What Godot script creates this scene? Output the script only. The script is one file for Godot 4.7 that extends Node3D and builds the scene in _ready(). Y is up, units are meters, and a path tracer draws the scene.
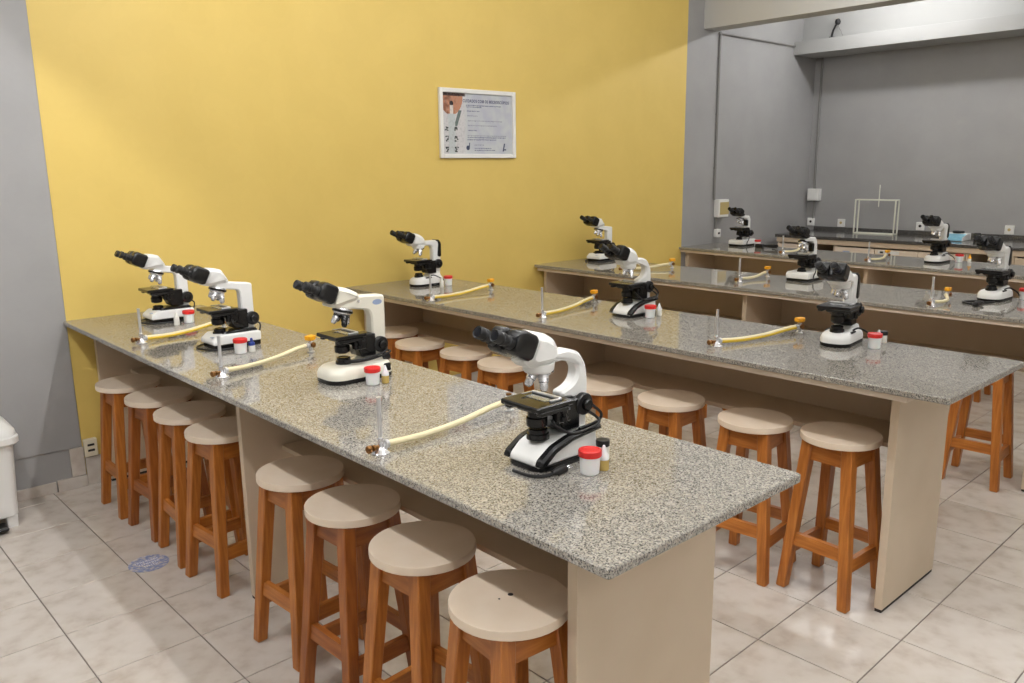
extends Node3D
# A school laboratory: four granite benches running out from a yellow wall,
# microscopes, gas burners, stools. Units are metres, y is up,
# the yellow wall is the plane z = 0 and the benches run along +z.

# ------------------------------------------------------------------ mesh builder
class MB:
	var v := PackedVector3Array()      # triangles, counter-clockwise seen from outside
	func tri(a: Vector3, b: Vector3, c: Vector3) -> void:
		v.push_back(a); v.push_back(b); v.push_back(c)
	func quad(a: Vector3, b: Vector3, c: Vector3, d: Vector3) -> void:
		tri(a, b, c); tri(a, c, d)
	# closed pieces are turned outside out by the sign of their volume
	func close(start: int, xf: Transform3D) -> void:
		var vol := 0.0
		for i in range(start, v.size(), 3):
			v[i] = xf * v[i]; v[i + 1] = xf * v[i + 1]; v[i + 2] = xf * v[i + 2]
		var o := v[start]
		for i in range(start, v.size(), 3):
			vol += (v[i] - o).dot((v[i + 1] - o).cross(v[i + 2] - o))
		if vol < 0.0:
			for i in range(start, v.size(), 3):
				var t := v[i + 1]; v[i + 1] = v[i + 2]; v[i + 2] = t
	func box(c: Vector3, s: Vector3, b := 0.002, xf := Transform3D.IDENTITY) -> MB:
		var start := v.size()
		var h := s / 2.0
		b = minf(b, minf(h.x, minf(h.y, h.z)) * 0.9)
		for ax in 3:
			for sg in [-1.0, 1.0]:
				var u := (ax + 1) % 3
				var w := (ax + 2) % 3
				var p: Array[Vector3] = []
				for k in [[-1, -1], [1, -1], [1, 1], [-1, 1]]:
					var q := Vector3.ZERO
					q[ax] = sg * h[ax]; q[u] = k[0] * (h[u] - b); q[w] = k[1] * (h[w] - b)
					p.append(c + q)
				if sg > 0: quad(p[0], p[1], p[2], p[3])
				else: quad(p[3], p[2], p[1], p[0])
		for ax in 3:       # edges along ax
			var u := (ax + 1) % 3
			var w := (ax + 2) % 3
			for su in [-1.0, 1.0]:
				for sw in [-1.0, 1.0]:
					var p: Array[Vector3] = []
					for k in [[-1, 0], [1, 0], [1, 1], [-1, 1]]:
						var q := Vector3.ZERO
						q[ax] = k[0] * (h[ax] - b)
						q[u] = su * (h[u] if k[1] == 0 else h[u] - b)
						q[w] = sw * (h[w] - b if k[1] == 0 else h[w])
						p.append(c + q)
					if su * sw > 0: quad(p[0], p[1], p[2], p[3])
					else: quad(p[3], p[2], p[1], p[0])
		for sx in [-1.0, 1.0]:
			for sy in [-1.0, 1.0]:
				for sz in [-1.0, 1.0]:
					var a := c + Vector3(sx * h.x, sy * (h.y - b), sz * (h.z - b))
					var d := c + Vector3(sx * (h.x - b), sy * h.y, sz * (h.z - b))
					var e := c + Vector3(sx * (h.x - b), sy * (h.y - b), sz * h.z)
					if sx * sy * sz > 0: tri(a, d, e)
					else: tri(a, e, d)
		close(start, xf)
		return self
	# profile of (radius, height), turned about y
	func lathe(pr: Array, seg := 20, xf := Transform3D.IDENTITY) -> MB:
		var start := v.size()
		for i in pr.size() - 1:
			var p: Vector2 = pr[i]
			var q: Vector2 = pr[i + 1]
			for k in seg:
				var a := TAU * k / seg
				var b := TAU * (k + 1) / seg
				var ca := Vector3(cos(a), 0, sin(a))
				var cb := Vector3(cos(b), 0, sin(b))
				var y0 := Vector3(0, p.y, 0)
				var y1 := Vector3(0, q.y, 0)
				if p.x > 1e-6: tri(ca * p.x + y0, cb * q.x + y1, cb * p.x + y0)
				if q.x > 1e-6: tri(ca * p.x + y0, ca * q.x + y1, cb * q.x + y1)
		for e in [0, pr.size() - 1]:
			var p: Vector2 = pr[e]
			if p.x > 1e-6:
				for k in seg:
					var a := TAU * k / seg
					var b := TAU * (k + 1) / seg
					var A := Vector3(cos(a) * p.x, p.y, sin(a) * p.x)
					var B := Vector3(cos(b) * p.x, p.y, sin(b) * p.x)
					if e == 0: tri(Vector3(0, p.y, 0), A, B)
					else: tri(Vector3(0, p.y, 0), B, A)
		close(start, xf)
		return self
	# rings of equal length, closed by caps
	func loft(rings: Array, xf := Transform3D.IDENTITY) -> MB:
		var start := v.size()
		var n: int = rings[0].size()
		for i in rings.size() - 1:
			for k in n:
				var k2 := (k + 1) % n
				quad(rings[i][k], rings[i][k2], rings[i + 1][k2], rings[i + 1][k])
		for e in [0, rings.size() - 1]:
			var c := Vector3.ZERO
			for p in rings[e]: c += p
			c /= n
			for k in n:
				var k2 := (k + 1) % n
				if e == 0: tri(c, rings[e][k2], rings[e][k])
				else: tri(c, rings[e][k], rings[e][k2])
		close(start, xf)
		return self
	# outline in xy, from z0 to z1, with bevelled rims
	func extrude(poly: PackedVector2Array, z0: float, z1: float, b := 0.002, xf := Transform3D.IDENTITY) -> MB:
		var start := v.size()
		var n := poly.size()
		var area := 0.0
		for i in n: area += poly[i].cross(poly[(i + 1) % n])
		var sg := 1.0 if area > 0 else -1.0
		var inn := PackedVector2Array()
		for i in n:
			var d0 := (poly[i] - poly[(i - 1 + n) % n]).normalized()
			var d1 := (poly[(i + 1) % n] - poly[i]).normalized()
			var n0 := Vector2(-d0.y, d0.x) * sg
			var n1 := Vector2(-d1.y, d1.x) * sg
			var m := n0 + n1
			m = m / maxf(m.length_squared() / 2.0, 0.35)
			inn.append(poly[i] + m * b)
		var idx := Geometry2D.triangulate_polygon(poly)
		for i in range(0, idx.size(), 3):
			var a := inn[idx[i]]; var c := inn[idx[i + 1]]; var d := inn[idx[i + 2]]
			var up := (c - a).cross(d - a) > 0
			var A := Vector3(a.x, a.y, z1); var B := Vector3(c.x, c.y, z1); var C := Vector3(d.x, d.y, z1)
			if up: tri(A, B, C)
			else: tri(A, C, B)
			A.z = z0; B.z = z0; C.z = z0
			if up: tri(A, C, B)
			else: tri(A, B, C)
		for i in n:
			var j := (i + 1) % n
			var o := [Vector3(inn[i].x, inn[i].y, z0), Vector3(poly[i].x, poly[i].y, z0 + b), Vector3(poly[i].x, poly[i].y, z1 - b), Vector3(inn[i].x, inn[i].y, z1)]
			var p := [Vector3(inn[j].x, inn[j].y, z0), Vector3(poly[j].x, poly[j].y, z0 + b), Vector3(poly[j].x, poly[j].y, z1 - b), Vector3(inn[j].x, inn[j].y, z1)]
			for k in 3:
				if sg > 0: quad(o[k], p[k], p[k + 1], o[k + 1])
				else: quad(o[k], o[k + 1], p[k + 1], p[k])
		close(start, xf)
		return self
	func tube(pts: Array, r: float, seg := 8, sub := 6) -> MB:
		var cv := Curve3D.new()
		for i in pts.size():
			var t := Vector3.ZERO
			if sub > 1 and pts.size() > 2:
				var a: Vector3 = pts[maxi(i - 1, 0)]
				var b: Vector3 = pts[mini(i + 1, pts.size() - 1)]
				t = (b - a) / 6.0
			cv.add_point(pts[i], -t, t)
		var P: Array[Vector3] = []
		if sub > 1 and pts.size() > 2:
			for i in pts.size() - 1:
				for k in sub: P.append(cv.sample(i, float(k) / sub))
			P.append(pts[-1])
		else:
			for p in pts: P.append(p)
		var rings := []
		var d0 := (P[1] - P[0]).normalized()
		var u := d0.cross(Vector3.UP if absf(d0.y) < 0.9 else Vector3.RIGHT).normalized()
		for i in P.size():
			var d := (P[mini(i + 1, P.size() - 1)] - P[maxi(i - 1, 0)]).normalized()
			u = (u - d * u.dot(d)).normalized()
			var w := d.cross(u)
			var ring: Array[Vector3] = []
			for k in seg:
				var a := TAU * k / seg
				ring.append(P[i] + (u * cos(a) + w * sin(a)) * r)
			rings.append(ring)
		return loft(rings)
	func bar(a: Vector3, b: Vector3, w: float, d: float, bev := 0.0015) -> MB:
		var y := (b - a).normalized()
		var x := y.cross(Vector3.BACK if absf(y.z) < 0.9 else Vector3.RIGHT).normalized()
		var z := x.cross(y)
		return box(Vector3.ZERO, Vector3(w, a.distance_to(b), d), bev, Transform3D(Basis(x, y, z), (a + b) / 2.0))
	func mesh(crease := 38.0) -> ArrayMesh:
		var nf := v.size() / 3
		var fn := PackedVector3Array(); fn.resize(nf)
		var at := {}
		for f in nf:
			var a := v[f * 3]
			var n := (v[f * 3 + 1] - a).cross(v[f * 3 + 2] - a)
			fn[f] = n
			if n.length_squared() < 1e-20: continue
			for k in 3:
				var key := Vector3i(v[f * 3 + k] * 50000.0)
				if at.has(key): at[key].append(f)
				else: at[key] = [f]
		var cs := cos(deg_to_rad(crease))
		var P := PackedVector3Array(); var N := PackedVector3Array(); var U := PackedVector2Array()
		for f in nf:
			if fn[f].length_squared() < 1e-20: continue
			var me := fn[f].normalized()
			for k in [0, 2, 1]:
				var p := v[f * 3 + k]
				var s := Vector3.ZERO
				for g in at[Vector3i(p * 50000.0)]:
					if fn[g].normalized().dot(me) > cs: s += fn[g]
				P.append(p); N.append(s.normalized() if s.length_squared() > 0 else me)
				U.append(Vector2(p.x, p.z))
		var arr := []; arr.resize(Mesh.ARRAY_MAX)
		arr[Mesh.ARRAY_VERTEX] = P; arr[Mesh.ARRAY_NORMAL] = N; arr[Mesh.ARRAY_TEX_UV] = U
		var m := ArrayMesh.new()
		m.add_surface_from_arrays(Mesh.PRIMITIVE_TRIANGLES, arr)
		return m

# ------------------------------------------------------------------ node helpers
var M := {}
var used := {}

func mb() -> MB: return MB.new()
func numbered(called: String) -> String:
	var k: int = used.get(called, 0)
	used[called] = k + 1
	return called if k == 0 else "%s_%03d" % [called, k]
func tag(o: Node, label: String, category: String, group := "") -> Node:
	o.set_meta("label", label); o.set_meta("category", category)
	if group != "": o.set_meta("group", group)
	return o
func thing(called: String, label: String, category: String, at := Vector3.ZERO, turn := 0.0, group := "") -> Node3D:
	var o := Node3D.new(); o.name = numbered(called); add_child(o)
	o.position = at; o.rotation.y = turn
	tag(o, label, category, group)
	return o
func inst(called: String, m: Mesh, mat: Material, parent: Node = null, at := Vector3.ZERO) -> MeshInstance3D:
	var o := MeshInstance3D.new(); o.mesh = m; o.material_override = mat
	o.name = called if parent else numbered(called)
	(parent if parent else self).add_child(o, true)
	o.position = at
	return o
func part(called: String, b: MB, mat: Material, parent: Node, at := Vector3.ZERO) -> MeshInstance3D:
	return inst(called, b.mesh(), mat, parent, at)
func struct(called: String, b: MB, mat: Material) -> MeshInstance3D:
	var o := inst(called, b.mesh(), mat)
	o.set_meta("kind", "structure")
	return o
func dup(root: Node3D, label: String, at: Vector3, turn := 0.0) -> Node3D:
	var r: Node3D = root.duplicate()
	r.name = numbered(String(root.name).rstrip("_0123456789")); add_child(r)
	r.position = at; r.rotation.y = turn; r.set_meta("label", label)
	return r
func axis_xf(at: Vector3, dir: Vector3) -> Transform3D:      # y of the piece along dir
	var y := dir.normalized()
	var x := y.cross(Vector3.BACK if absf(y.z) < 0.9 else Vector3.RIGHT).normalized()
	return Transform3D(Basis(x, y, x.cross(y)), at)
func smooth_poly(pts: Array, r: float, n := 4) -> PackedVector2Array:   # rounds the corners of an outline
	var out := PackedVector2Array()
	var c := pts.size()
	for i in c:
		var p := Vector2(pts[i][0], pts[i][1])
		var a := Vector2(pts[(i - 1 + c) % c][0], pts[(i - 1 + c) % c][1])
		var b := Vector2(pts[(i + 1) % c][0], pts[(i + 1) % c][1])
		var q := minf(r, minf(p.distance_to(a), p.distance_to(b)) * 0.45)
		var s := p + (a - p).normalized() * q
		var e := p + (b - p).normalized() * q
		for k in n + 1:
			var t := float(k) / n
			out.append(s.lerp(p, t).lerp(p.lerp(e, t), t))
	return out
func rrect(x0: float, x1: float, hz: float, rf: float, rb: float, y: float, n := 6) -> Array:
	var out: Array[Vector3] = []
	for c in [[x0, -hz, rf, PI], [x1, -hz, rb, 1.5 * PI], [x1, hz, rb, 0.0], [x0, hz, rf, 0.5 * PI]]:
		var r: float = c[2]
		var cx: float = c[0] + (r if c[0] == x0 else -r)
		var cz: float = c[1] + (r if c[1] < 0 else -r)
		for k in n + 1:
			var a: float = c[3] + 0.5 * PI * k / n
			out.append(Vector3(cx + cos(a) * r, y, cz + sin(a) * r))
	return out

# ------------------------------------------------------------------ materials
func mat(c: Color, rough := 0.5, metal := 0.0) -> StandardMaterial3D:
	var m := StandardMaterial3D.new()
	m.albedo_color = c; m.roughness = rough; m.metallic = metal
	return m
func C8(r: int, g: int, b: int) -> Color: return Color(r / 255.0, g / 255.0, b / 255.0)
func noise(sd: int, freq: float, oct := 4, kind := FastNoiseLite.TYPE_SIMPLEX_SMOOTH) -> FastNoiseLite:
	var n := FastNoiseLite.new()
	n.seed = sd; n.frequency = freq; n.noise_type = kind
	n.fractal_octaves = oct
	if oct == 1: n.fractal_type = FastNoiseLite.FRACTAL_NONE
	return n
func noise_image(n: FastNoiseLite, size: int) -> Image: return n.get_seamless_image(size, size)
func triplanar(m: StandardMaterial3D, t: Texture2D, scale: Vector3, world := false) -> StandardMaterial3D:
	m.albedo_texture = t; m.uv1_triplanar = true; m.uv1_world_triplanar = world; m.uv1_scale = scale
	m.uv1_triplanar_sharpness = 8.0
	return m
func ramp_texture(img: Image, stops: Array) -> ImageTexture:
	var s := img.get_width()
	var out := Image.create(s, s, false, Image.FORMAT_RGB8)
	for y in s:
		for x in s:
			var t := img.get_pixel(x, y).r
			var c: Color = stops[0][1]
			for k in stops.size() - 1:
				if t >= stops[k][0]:
					c = stops[k][1].lerp(stops[k + 1][1], clampf((t - stops[k][0]) / (stops[k + 1][0] - stops[k][0]), 0, 1))
			out.set_pixel(x, y, c)
	return ImageTexture.create_from_image(out)
func granite_texture(sd: int, light: Color, mid: Color, dark: Color, warm: Color) -> ImageTexture:
	var s := 512
	var cell := noise(sd, 0.36, 1, FastNoiseLite.TYPE_CELLULAR)
	cell.cellular_return_type = FastNoiseLite.RETURN_CELL_VALUE
	var a := cell.get_image(s, s)
	var cell2 := noise(sd + 5, 0.5, 1, FastNoiseLite.TYPE_CELLULAR)
	cell2.cellular_return_type = FastNoiseLite.RETURN_CELL_VALUE
	var b := cell2.get_image(s, s)
	var d := noise(sd + 9, 0.03, 3).get_image(s, s)
	var out := Image.create(s, s, false, Image.FORMAT_RGB8)
	for y in s:
		for x in s:
			var p := a.get_pixel(x, y).r
			var q := b.get_pixel(x, y).r
			var w := d.get_pixel(x, y).r
			var c := light
			if p < 0.30: c = light.lerp(mid, 0.85)
			elif p < 0.48: c = light.lerp(warm, 0.8)
			elif p > 0.86: c = mid
			if q < 0.20 + 0.10 * (w - 0.5): c = dark.lerp(mid, clampf(q * 2.0, 0, 1))
			elif q > 0.80: c = c.lerp(mid, 0.7)
			elif q < 0.36: c = c.lerp(warm, 0.45)
			out.set_pixel(x, y, c)
	return ImageTexture.create_from_image(out)
func wood(sd: int, scale: Vector3) -> StandardMaterial3D:
	var m := mat(Color.WHITE, 0.38)
	return triplanar(m, wood_tex[sd], scale)
var wood_tex := []

func make_materials() -> void:
	M.yellow = triplanar(mat(Color.WHITE, 0.55), ramp_texture(noise_image(noise(3, 0.012, 4), 256), [[0.0, C8(218, 189, 101)], [1.0, C8(223, 194, 106)]]), Vector3.ONE * 0.6)
	M.grey = triplanar(mat(Color.WHITE, 0.6), ramp_texture(noise_image(noise(4, 0.012, 4), 256), [[0.0, C8(154, 153, 151)], [1.0, C8(161, 160, 158)]]), Vector3.ONE * 0.6)
	M.pale_grey = mat(C8(188, 187, 182), 0.65)
	M.beam_grey = mat(C8(170, 170, 167), 0.65)
	M.ceiling = mat(C8(232, 231, 226), 0.8)
	M.grout = mat(C8(112, 103, 97), 0.9)
	var tt := ramp_texture(noise_image(noise(11, 0.010, 5), 512), [[0.0, C8(184, 172, 160)], [0.35, C8(197, 188, 177)], [0.55, C8(203, 195, 185)], [1.0, C8(208, 201, 192)]])
	M.tiles = []
	for k in 6:
		var m := triplanar(mat(Color.WHITE, 0.24), tt, Vector3.ONE * 1.35)
		m.uv1_offset = Vector3(k * 0.37, k * 0.19, k * 0.53)
		M.tiles.append(m)
	M.granite = triplanar(mat(Color.WHITE, 0.05), granite_texture(21, C8(174, 170, 160), C8(136, 133, 126), C8(64, 62, 59), C8(160, 151, 137)), Vector3.ONE * 1.5)
	M.granite.metallic_specular = 0.7
	M.granite_dark = triplanar(mat(Color.WHITE, 0.12), granite_texture(33, C8(112, 110, 106), C8(72, 71, 69), C8(26, 26, 26), C8(90, 86, 80)), Vector3.ONE * 1.5)
	M.beige = triplanar(mat(Color.WHITE, 0.45), ramp_texture(noise_image(noise(6, 0.02, 3), 128), [[0.0, C8(206, 187, 161)], [1.0, C8(212, 194, 170)]]), Vector3.ONE * 1.2)
	M.beige_edge = mat(C8(228, 212, 192), 0.5)
	M.seat = triplanar(mat(Color.WHITE, 0.42), ramp_texture(noise_image(noise(8, 0.02, 3), 128), [[0.0, C8(230, 211, 187)], [1.0, C8(236, 219, 198)]]), Vector3.ONE * 3.0)
	var stops := [[0.0, C8(150, 86, 29)], [0.5, C8(174, 105, 41)], [1.0, C8(194, 125, 57)]]
	var stops2 := [[0.0, C8(132, 71, 25)], [0.5, C8(154, 88, 34)], [1.0, C8(172, 104, 46)]]
	wood_tex = [ramp_texture(noise_image(noise(14, 0.02, 4), 256), stops), ramp_texture(noise_image(noise(15, 0.02, 4), 256), stops2)]
	for k in 2:
		M["wood_y%d" % k] = wood(k, Vector3(9, 0.9, 9))
		M["wood_x%d" % k] = wood(k, Vector3(0.9, 9, 9))
		M["wood_z%d" % k] = wood(k, Vector3(9, 9, 0.9))
	M.white = mat(C8(236, 236, 232), 0.32)
	M.cream = mat(C8(236, 232, 216), 0.32)
	M.black = mat(C8(15, 15, 16), 0.26)
	M.rubber = mat(C8(19, 19, 20), 0.45)
	M.stage = mat(C8(14, 14, 14), 0.2)
	M.chrome = mat(C8(232, 232, 234), 0.2, 0.8)
	M.steel = mat(C8(214, 214, 214), 0.32, 0.6)
	M.brass = mat(C8(150, 108, 66), 0.35, 1.0)
	M.lens = mat(C8(8, 10, 18), 0.05)
	M.glass = mat(Color(0.9, 0.95, 0.95, 0.15), 0.05)
	M.glass.transparency = BaseMaterial3D.TRANSPARENCY_ALPHA
	M.logo = mat(C8(150, 166, 196), 0.35)
	M.hose = mat(C8(232, 220, 178), 0.4)
	M.hose_yellow = mat(C8(236, 200, 60), 0.4)
	M.knob_yellow = mat(C8(240, 168, 20), 0.4)
	M.red = mat(C8(216, 44, 40), 0.35)
	M.cup = mat(C8(238, 238, 236), 0.35)
	M.cup.subsurf_scatter_enabled = true; M.cup.subsurf_scatter_strength = 0.15
	M.amber = mat(C8(196, 168, 96), 0.15)
	M.milky = mat(C8(226, 224, 214), 0.3)
	M.blue = mat(C8(40, 62, 140), 0.4)
	M.plastic = mat(C8(232, 231, 226), 0.45)
	M.ivory = mat(C8(226, 216, 190), 0.45)
	M.slot = mat(C8(40, 34, 30), 0.7)
	M.tan = mat(C8(190, 170, 112), 0.6)
	M.frame_bar = mat(C8(222, 222, 206), 0.4)
	M.pipe = mat(C8(128, 126, 122), 0.5)
	M.skyblue = mat(C8(122, 178, 200), 0.4)
	M.diffuser = mat(C8(245, 245, 240), 0.4)
	M.diffuser.emission_enabled = true; M.diffuser.emission = Color(1.0, 0.96, 0.88); M.diffuser.emission_energy_multiplier = 2.0

# ------------------------------------------------------------------ start
const ROWS := [[0.17, 1.0], [1.95, 0.9], [3.9, 0.36], [5.83, 0.28], [7.94, 0.41]]   # lamp rows: x, share of the light
const LAMP_Z := [1.9, 4.2, 6.5]
const LAMP_SHARE := [1.05, 1.0, 0.4]       # the battens at the room's open end burn low
const LAMP_ENERGY := 1.84

func _ready() -> void:
	var cam := Camera3D.new(); cam.name = "camera"; add_child(cam)
	cam.transform = Transform3D(Basis(Vector3(0.73800656, -0.0118369, 0.67468971), Vector3(0.14841995, 0.97820875, -0.14518665), Vector3(-0.65826882, 0.20728611, 0.72368131)).orthonormalized(), Vector3(0.1846, 1.6493, 4.6491))
	cam.fov = 45.13; cam.near = 0.05; cam.current = true
	var env := Environment.new()
	env.background_mode = Environment.BG_COLOR; env.background_color = Color(0.02, 0.02, 0.02)
	env.tonemap_mode = Environment.TONE_MAPPER_LINEAR; env.tonemap_exposure = 1.0
	env.sdfgi_enabled = true; env.ssao_enabled = true; env.ssil_enabled = true
	var we := WorldEnvironment.new(); we.environment = env; we.name = "environment"; add_child(we)
	make_materials()
	build_lamps()
	build_room()
	build_benches()
	build_counter()
	build_stools()
	build_microscopes()
	build_gas()
	build_small()
	build_wall_things()

func build_lamps() -> void:
	# open battens with two bare tubes each; the light leaves the tubes to all sides
	var body := mb().box(Vector3(0, 0.03, 0), Vector3(0.16, 0.06, 1.26), 0.008).mesh()
	var tube := mb().lathe([Vector2(0.010, -0.59), Vector2(0.013, -0.585), Vector2(0.013, 0.585), Vector2(0.010, 0.59)], 14, axis_xf(Vector3.ZERO, Vector3.BACK)).mesh()
	var cap := mb().box(Vector3(0, -0.03, 0), Vector3(0.14, 0.07, 0.03), 0.004).mesh()
	var where := ["bin side aisle", "first bench", "second bench", "third bench", "far alcove"]
	for r in ROWS.size():
		for k in LAMP_Z.size():
			var z: float = LAMP_Z[k] + (0.0 if r < 4 else -0.7)
			var t := thing("ceiling_lamp", "white twin tube ceiling batten over the %s, %s from yellow wall" % [where[r], ["first", "second", "third"][k]], "lamp", Vector3(ROWS[r][0], 3.26, z), 0, "twin tube ceiling battens")
			inst("housing", body, M.plastic, t)
			for s in [-1, 1]:
				inst("tube", tube, M.diffuser, t, Vector3(s * 0.04, -0.035, 0))
				inst("end_cap", cap, M.plastic, t, Vector3(0, 0, s * 0.606))
			for s in [-0.4, 0.0, 0.4]:
				var a := OmniLight3D.new(); a.name = "tube_light"; t.add_child(a, true)
				a.position = Vector3(0, -0.095, s)
				a.light_size = 0.04
				a.light_color = Color(0.985, 0.985, 1.0)
				a.light_energy = LAMP_ENERGY * ROWS[r][1] * LAMP_SHARE[k] / 3.0
				a.omni_range = 20.0; a.omni_attenuation = 2.0
				a.shadow_enabled = true

# ------------------------------------------------------------------ room
const XL := -2.4
const XR := 8.895
const ZF := 8.0
const HC := 3.32
const YL := 1.297
const YR := 6.58

func wall_box(called: String, a: Vector3, b: Vector3, m: Material) -> MeshInstance3D:
	return struct(called, mb().box((a + b) / 2.0, (b - a).abs(), 0.001), m)

func build_room() -> void:
	wall_box("wall_back", Vector3(YL, -0.1, -0.2), Vector3(YR, HC, 0), M.yellow)
	wall_box("wall_back_left", Vector3(XL - 0.2, -0.1, -0.2), Vector3(YL, HC, 0), M.grey)
	wall_box("wall_back_right", Vector3(YR, -0.1, -0.2), Vector3(XR + 0.2, HC, 0), M.grey)
	wall_box("trim_1", Vector3(XL, 0.222, 0), Vector3(YL - 0.004, HC, 0.008), M.grey)     # boarded upper part of the grey wall
	wall_box("wall_right", Vector3(XR, -0.1, 0), Vector3(XR + 0.2, HC, ZF), M.grey)
	wall_box("wall_left", Vector3(XL - 0.2, -0.1, 0), Vector3(XL, HC, ZF), M.grey)
	wall_box("wall_front", Vector3(XL - 0.2, -0.1, ZF), Vector3(XR + 0.2, HC, ZF + 0.2), M.pale_grey)
	wall_box("ceiling", Vector3(XL - 0.2, HC, -0.2), Vector3(XR + 0.2, HC + 0.15, ZF + 0.2), M.ceiling)
	# ceiling beams along z
	wall_box("trim_2", Vector3(0.5, 2.87, 0), Vector3(0.72, HC, ZF), M.pale_grey)
	wall_box("trim_3", Vector3(6.82, 2.86, 0), Vector3(7.03, HC, ZF), M.pale_grey)
	wall_box("trim_4", Vector3(8.43, 2.757, 0), Vector3(XR, 2.887, ZF), M.beam_grey)
	wall_box("trim_5", Vector3(8.60, 2.887, 0), Vector3(XR, HC, ZF), M.beam_grey)
	# floor: slab with single tiles set on it
	var fl := wall_box("floor", Vector3(XL - 0.2, -0.15, -0.2), Vector3(XR + 0.2, -0.004, ZF + 0.2), M.grout)
	var t := 0.3543
	var tile := mb().box(Vector3(0, -0.004, 0), Vector3(t - 0.0042, 0.008, t - 0.0042), 0.0012).mesh()
	var rot := -0.0133
	var rest := mb()
	for i in range(-12, 24):
		for j in range(-4, 23):
			var u := t * (i + 0.5)
			var w := t * (j + 0.5)
			var p := Vector3(1.1434 + cos(rot) * u - sin(rot) * w, 0, 0.819 + sin(rot) * u + cos(rot) * w)
			if p.x < XL - 0.1 or p.x > XR + 0.1 or p.z < -0.12 or p.z > ZF + 0.1: continue
			# the tiles in view are single pieces
			if p.z < 4.35 and p.x > 0.25 + maxf(0, (p.z - 3.0)) * 0.3 and p.x < 5.5 and not (p.z > 3.9 and p.x < 1.2):
				var o := inst("tile", tile, M.tiles[absi(i * 7 + j * 3 + i * j) % 6], fl, Vector3(p.x, 0, p.z))
				o.rotation.y = -rot
			else:
				rest.box(Vector3(0, -0.004, 0), Vector3(t - 0.0042, 0.008, t - 0.0042), 0.0012, Transform3D(Basis(Vector3.UP, -rot), p))
	var ro := part("tile_field", rest, M.tiles[0], fl)
	ro.set_meta("kind", "stuff")
	# baseboard tiles
	var bl := wall_box("baseboard_left", Vector3(XL, 0, 0), Vector3(1.155, 0.002, 0.006), M.grout)
	var bb := wall_box("baseboard_back", Vector3(1.155, 0, 0), Vector3(YR, 0.002, 0.006), M.grout)
	var x := 1.152
	var k := 0
	while x > XL + 0.1:
		part("tile", mb().box(Vector3(x - 0.174, 0.029, 0.006), Vector3(0.348, 0.058, 0.012), 0.0015), M.tiles[k % 6], bl)
		x -= 0.352; k += 1
	part("tile", mb().box(Vector3(1.229, 0.031, 0.010), Vector3(0.144, 0.062, 0.020), 0.0015), M.tiles[1], bb)
	part("tile", mb().box(Vector3(1.264, 0.142, 0.009), Vector3(0.068, 0.154, 0.018), 0.0015), M.tiles[3], bb)
	x = 1.304
	k = 0
	while x < YR - 0.1:
		part("tile", mb().box(Vector3(x + 0.174, 0.077, 0.006), Vector3(0.348, 0.154, 0.012), 0.0015), M.tiles[(k * 5 + 2) % 6], bb)
		x += 0.352; k += 1

# ------------------------------------------------------------------ benches
const BENCH := [[1.28, 2.005], [2.95, 3.69], [4.655, 5.34], [6.43, 7.07]]
const PANEL := [[1.412, 1.952], [3.075, 3.55], [4.75, 5.20], [6.53, 6.95]]
const BL := 3.71
const BNAME := ["beside the white bin", "second from the white bin", "third from the white bin", "by the far alcove"]

func build_benches() -> void:
	for i in 4:
		var a: float = BENCH[i][0]
		var b: float = BENCH[i][1]
		var w := b - a
		var t := thing("lab_bench", "long speckled granite laboratory bench on beige panels, " + BNAME[i], "bench", Vector3((a + b) / 2, 0, BL / 2), 0.0 if i < 3 else -0.06, "granite laboratory benches")
		var h := w / 2
		var top := mb()
		var ol := smooth_poly([[-h, -BL / 2 + 0.001], [h, -BL / 2 + 0.001], [h, BL / 2], [-h, BL / 2]], 0.012, 2)
		top.extrude(ol, 0.0, 0.023, 0.003, Transform3D(Basis(Vector3.RIGHT, Vector3.BACK, Vector3.UP), Vector3(0, 0.877, 0)))
		part("worktop", top, M.granite, t)
		part("under_board", mb().box(Vector3(0, 0.865, -0.06), Vector3(w - (0.04 if i else 0.2), 0.024, BL - 0.16), 0.001), M.beige_edge, t)
		var px0: float = PANEL[i][0] - (a + b) / 2
		var px1: float = PANEL[i][1] - (a + b) / 2
		var mid: float = [1.77, 1.71, 1.83, 1.80][i]
		for z in [0.03, mid, 3.49]:
			part("leg_panel", mb().box(Vector3((px0 + px1) / 2, 0.4325, z - BL / 2), Vector3(px1 - px0, 0.839, 0.03), 0.0015), M.beige, t)
			part("foot_strip", mb().box(Vector3((px0 + px1) / 2, 0.0065, z - BL / 2), Vector3(px1 - px0 - 0.004, 0.013, 0.026), 0.001), M.slot, t)
		for s in [[0.045, mid - 0.015], [mid + 0.015, 3.475]]:
			var c: float = (s[0] + s[1]) / 2 - BL / 2
			var l: float = s[1] - s[0]
			var sw: float = 0.366 if i == 0 else 0.275
			part("shelf", mb().box(Vector3(px1 - 0.016 - sw / 2, 0.592, c), Vector3(sw, 0.018, l), 0.001), M.beige, t)
			part("back_board", mb().box(Vector3(px1 - 0.008, 0.7175, c), Vector3(0.016, 0.269, l), 0.001), M.beige, t)

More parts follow.
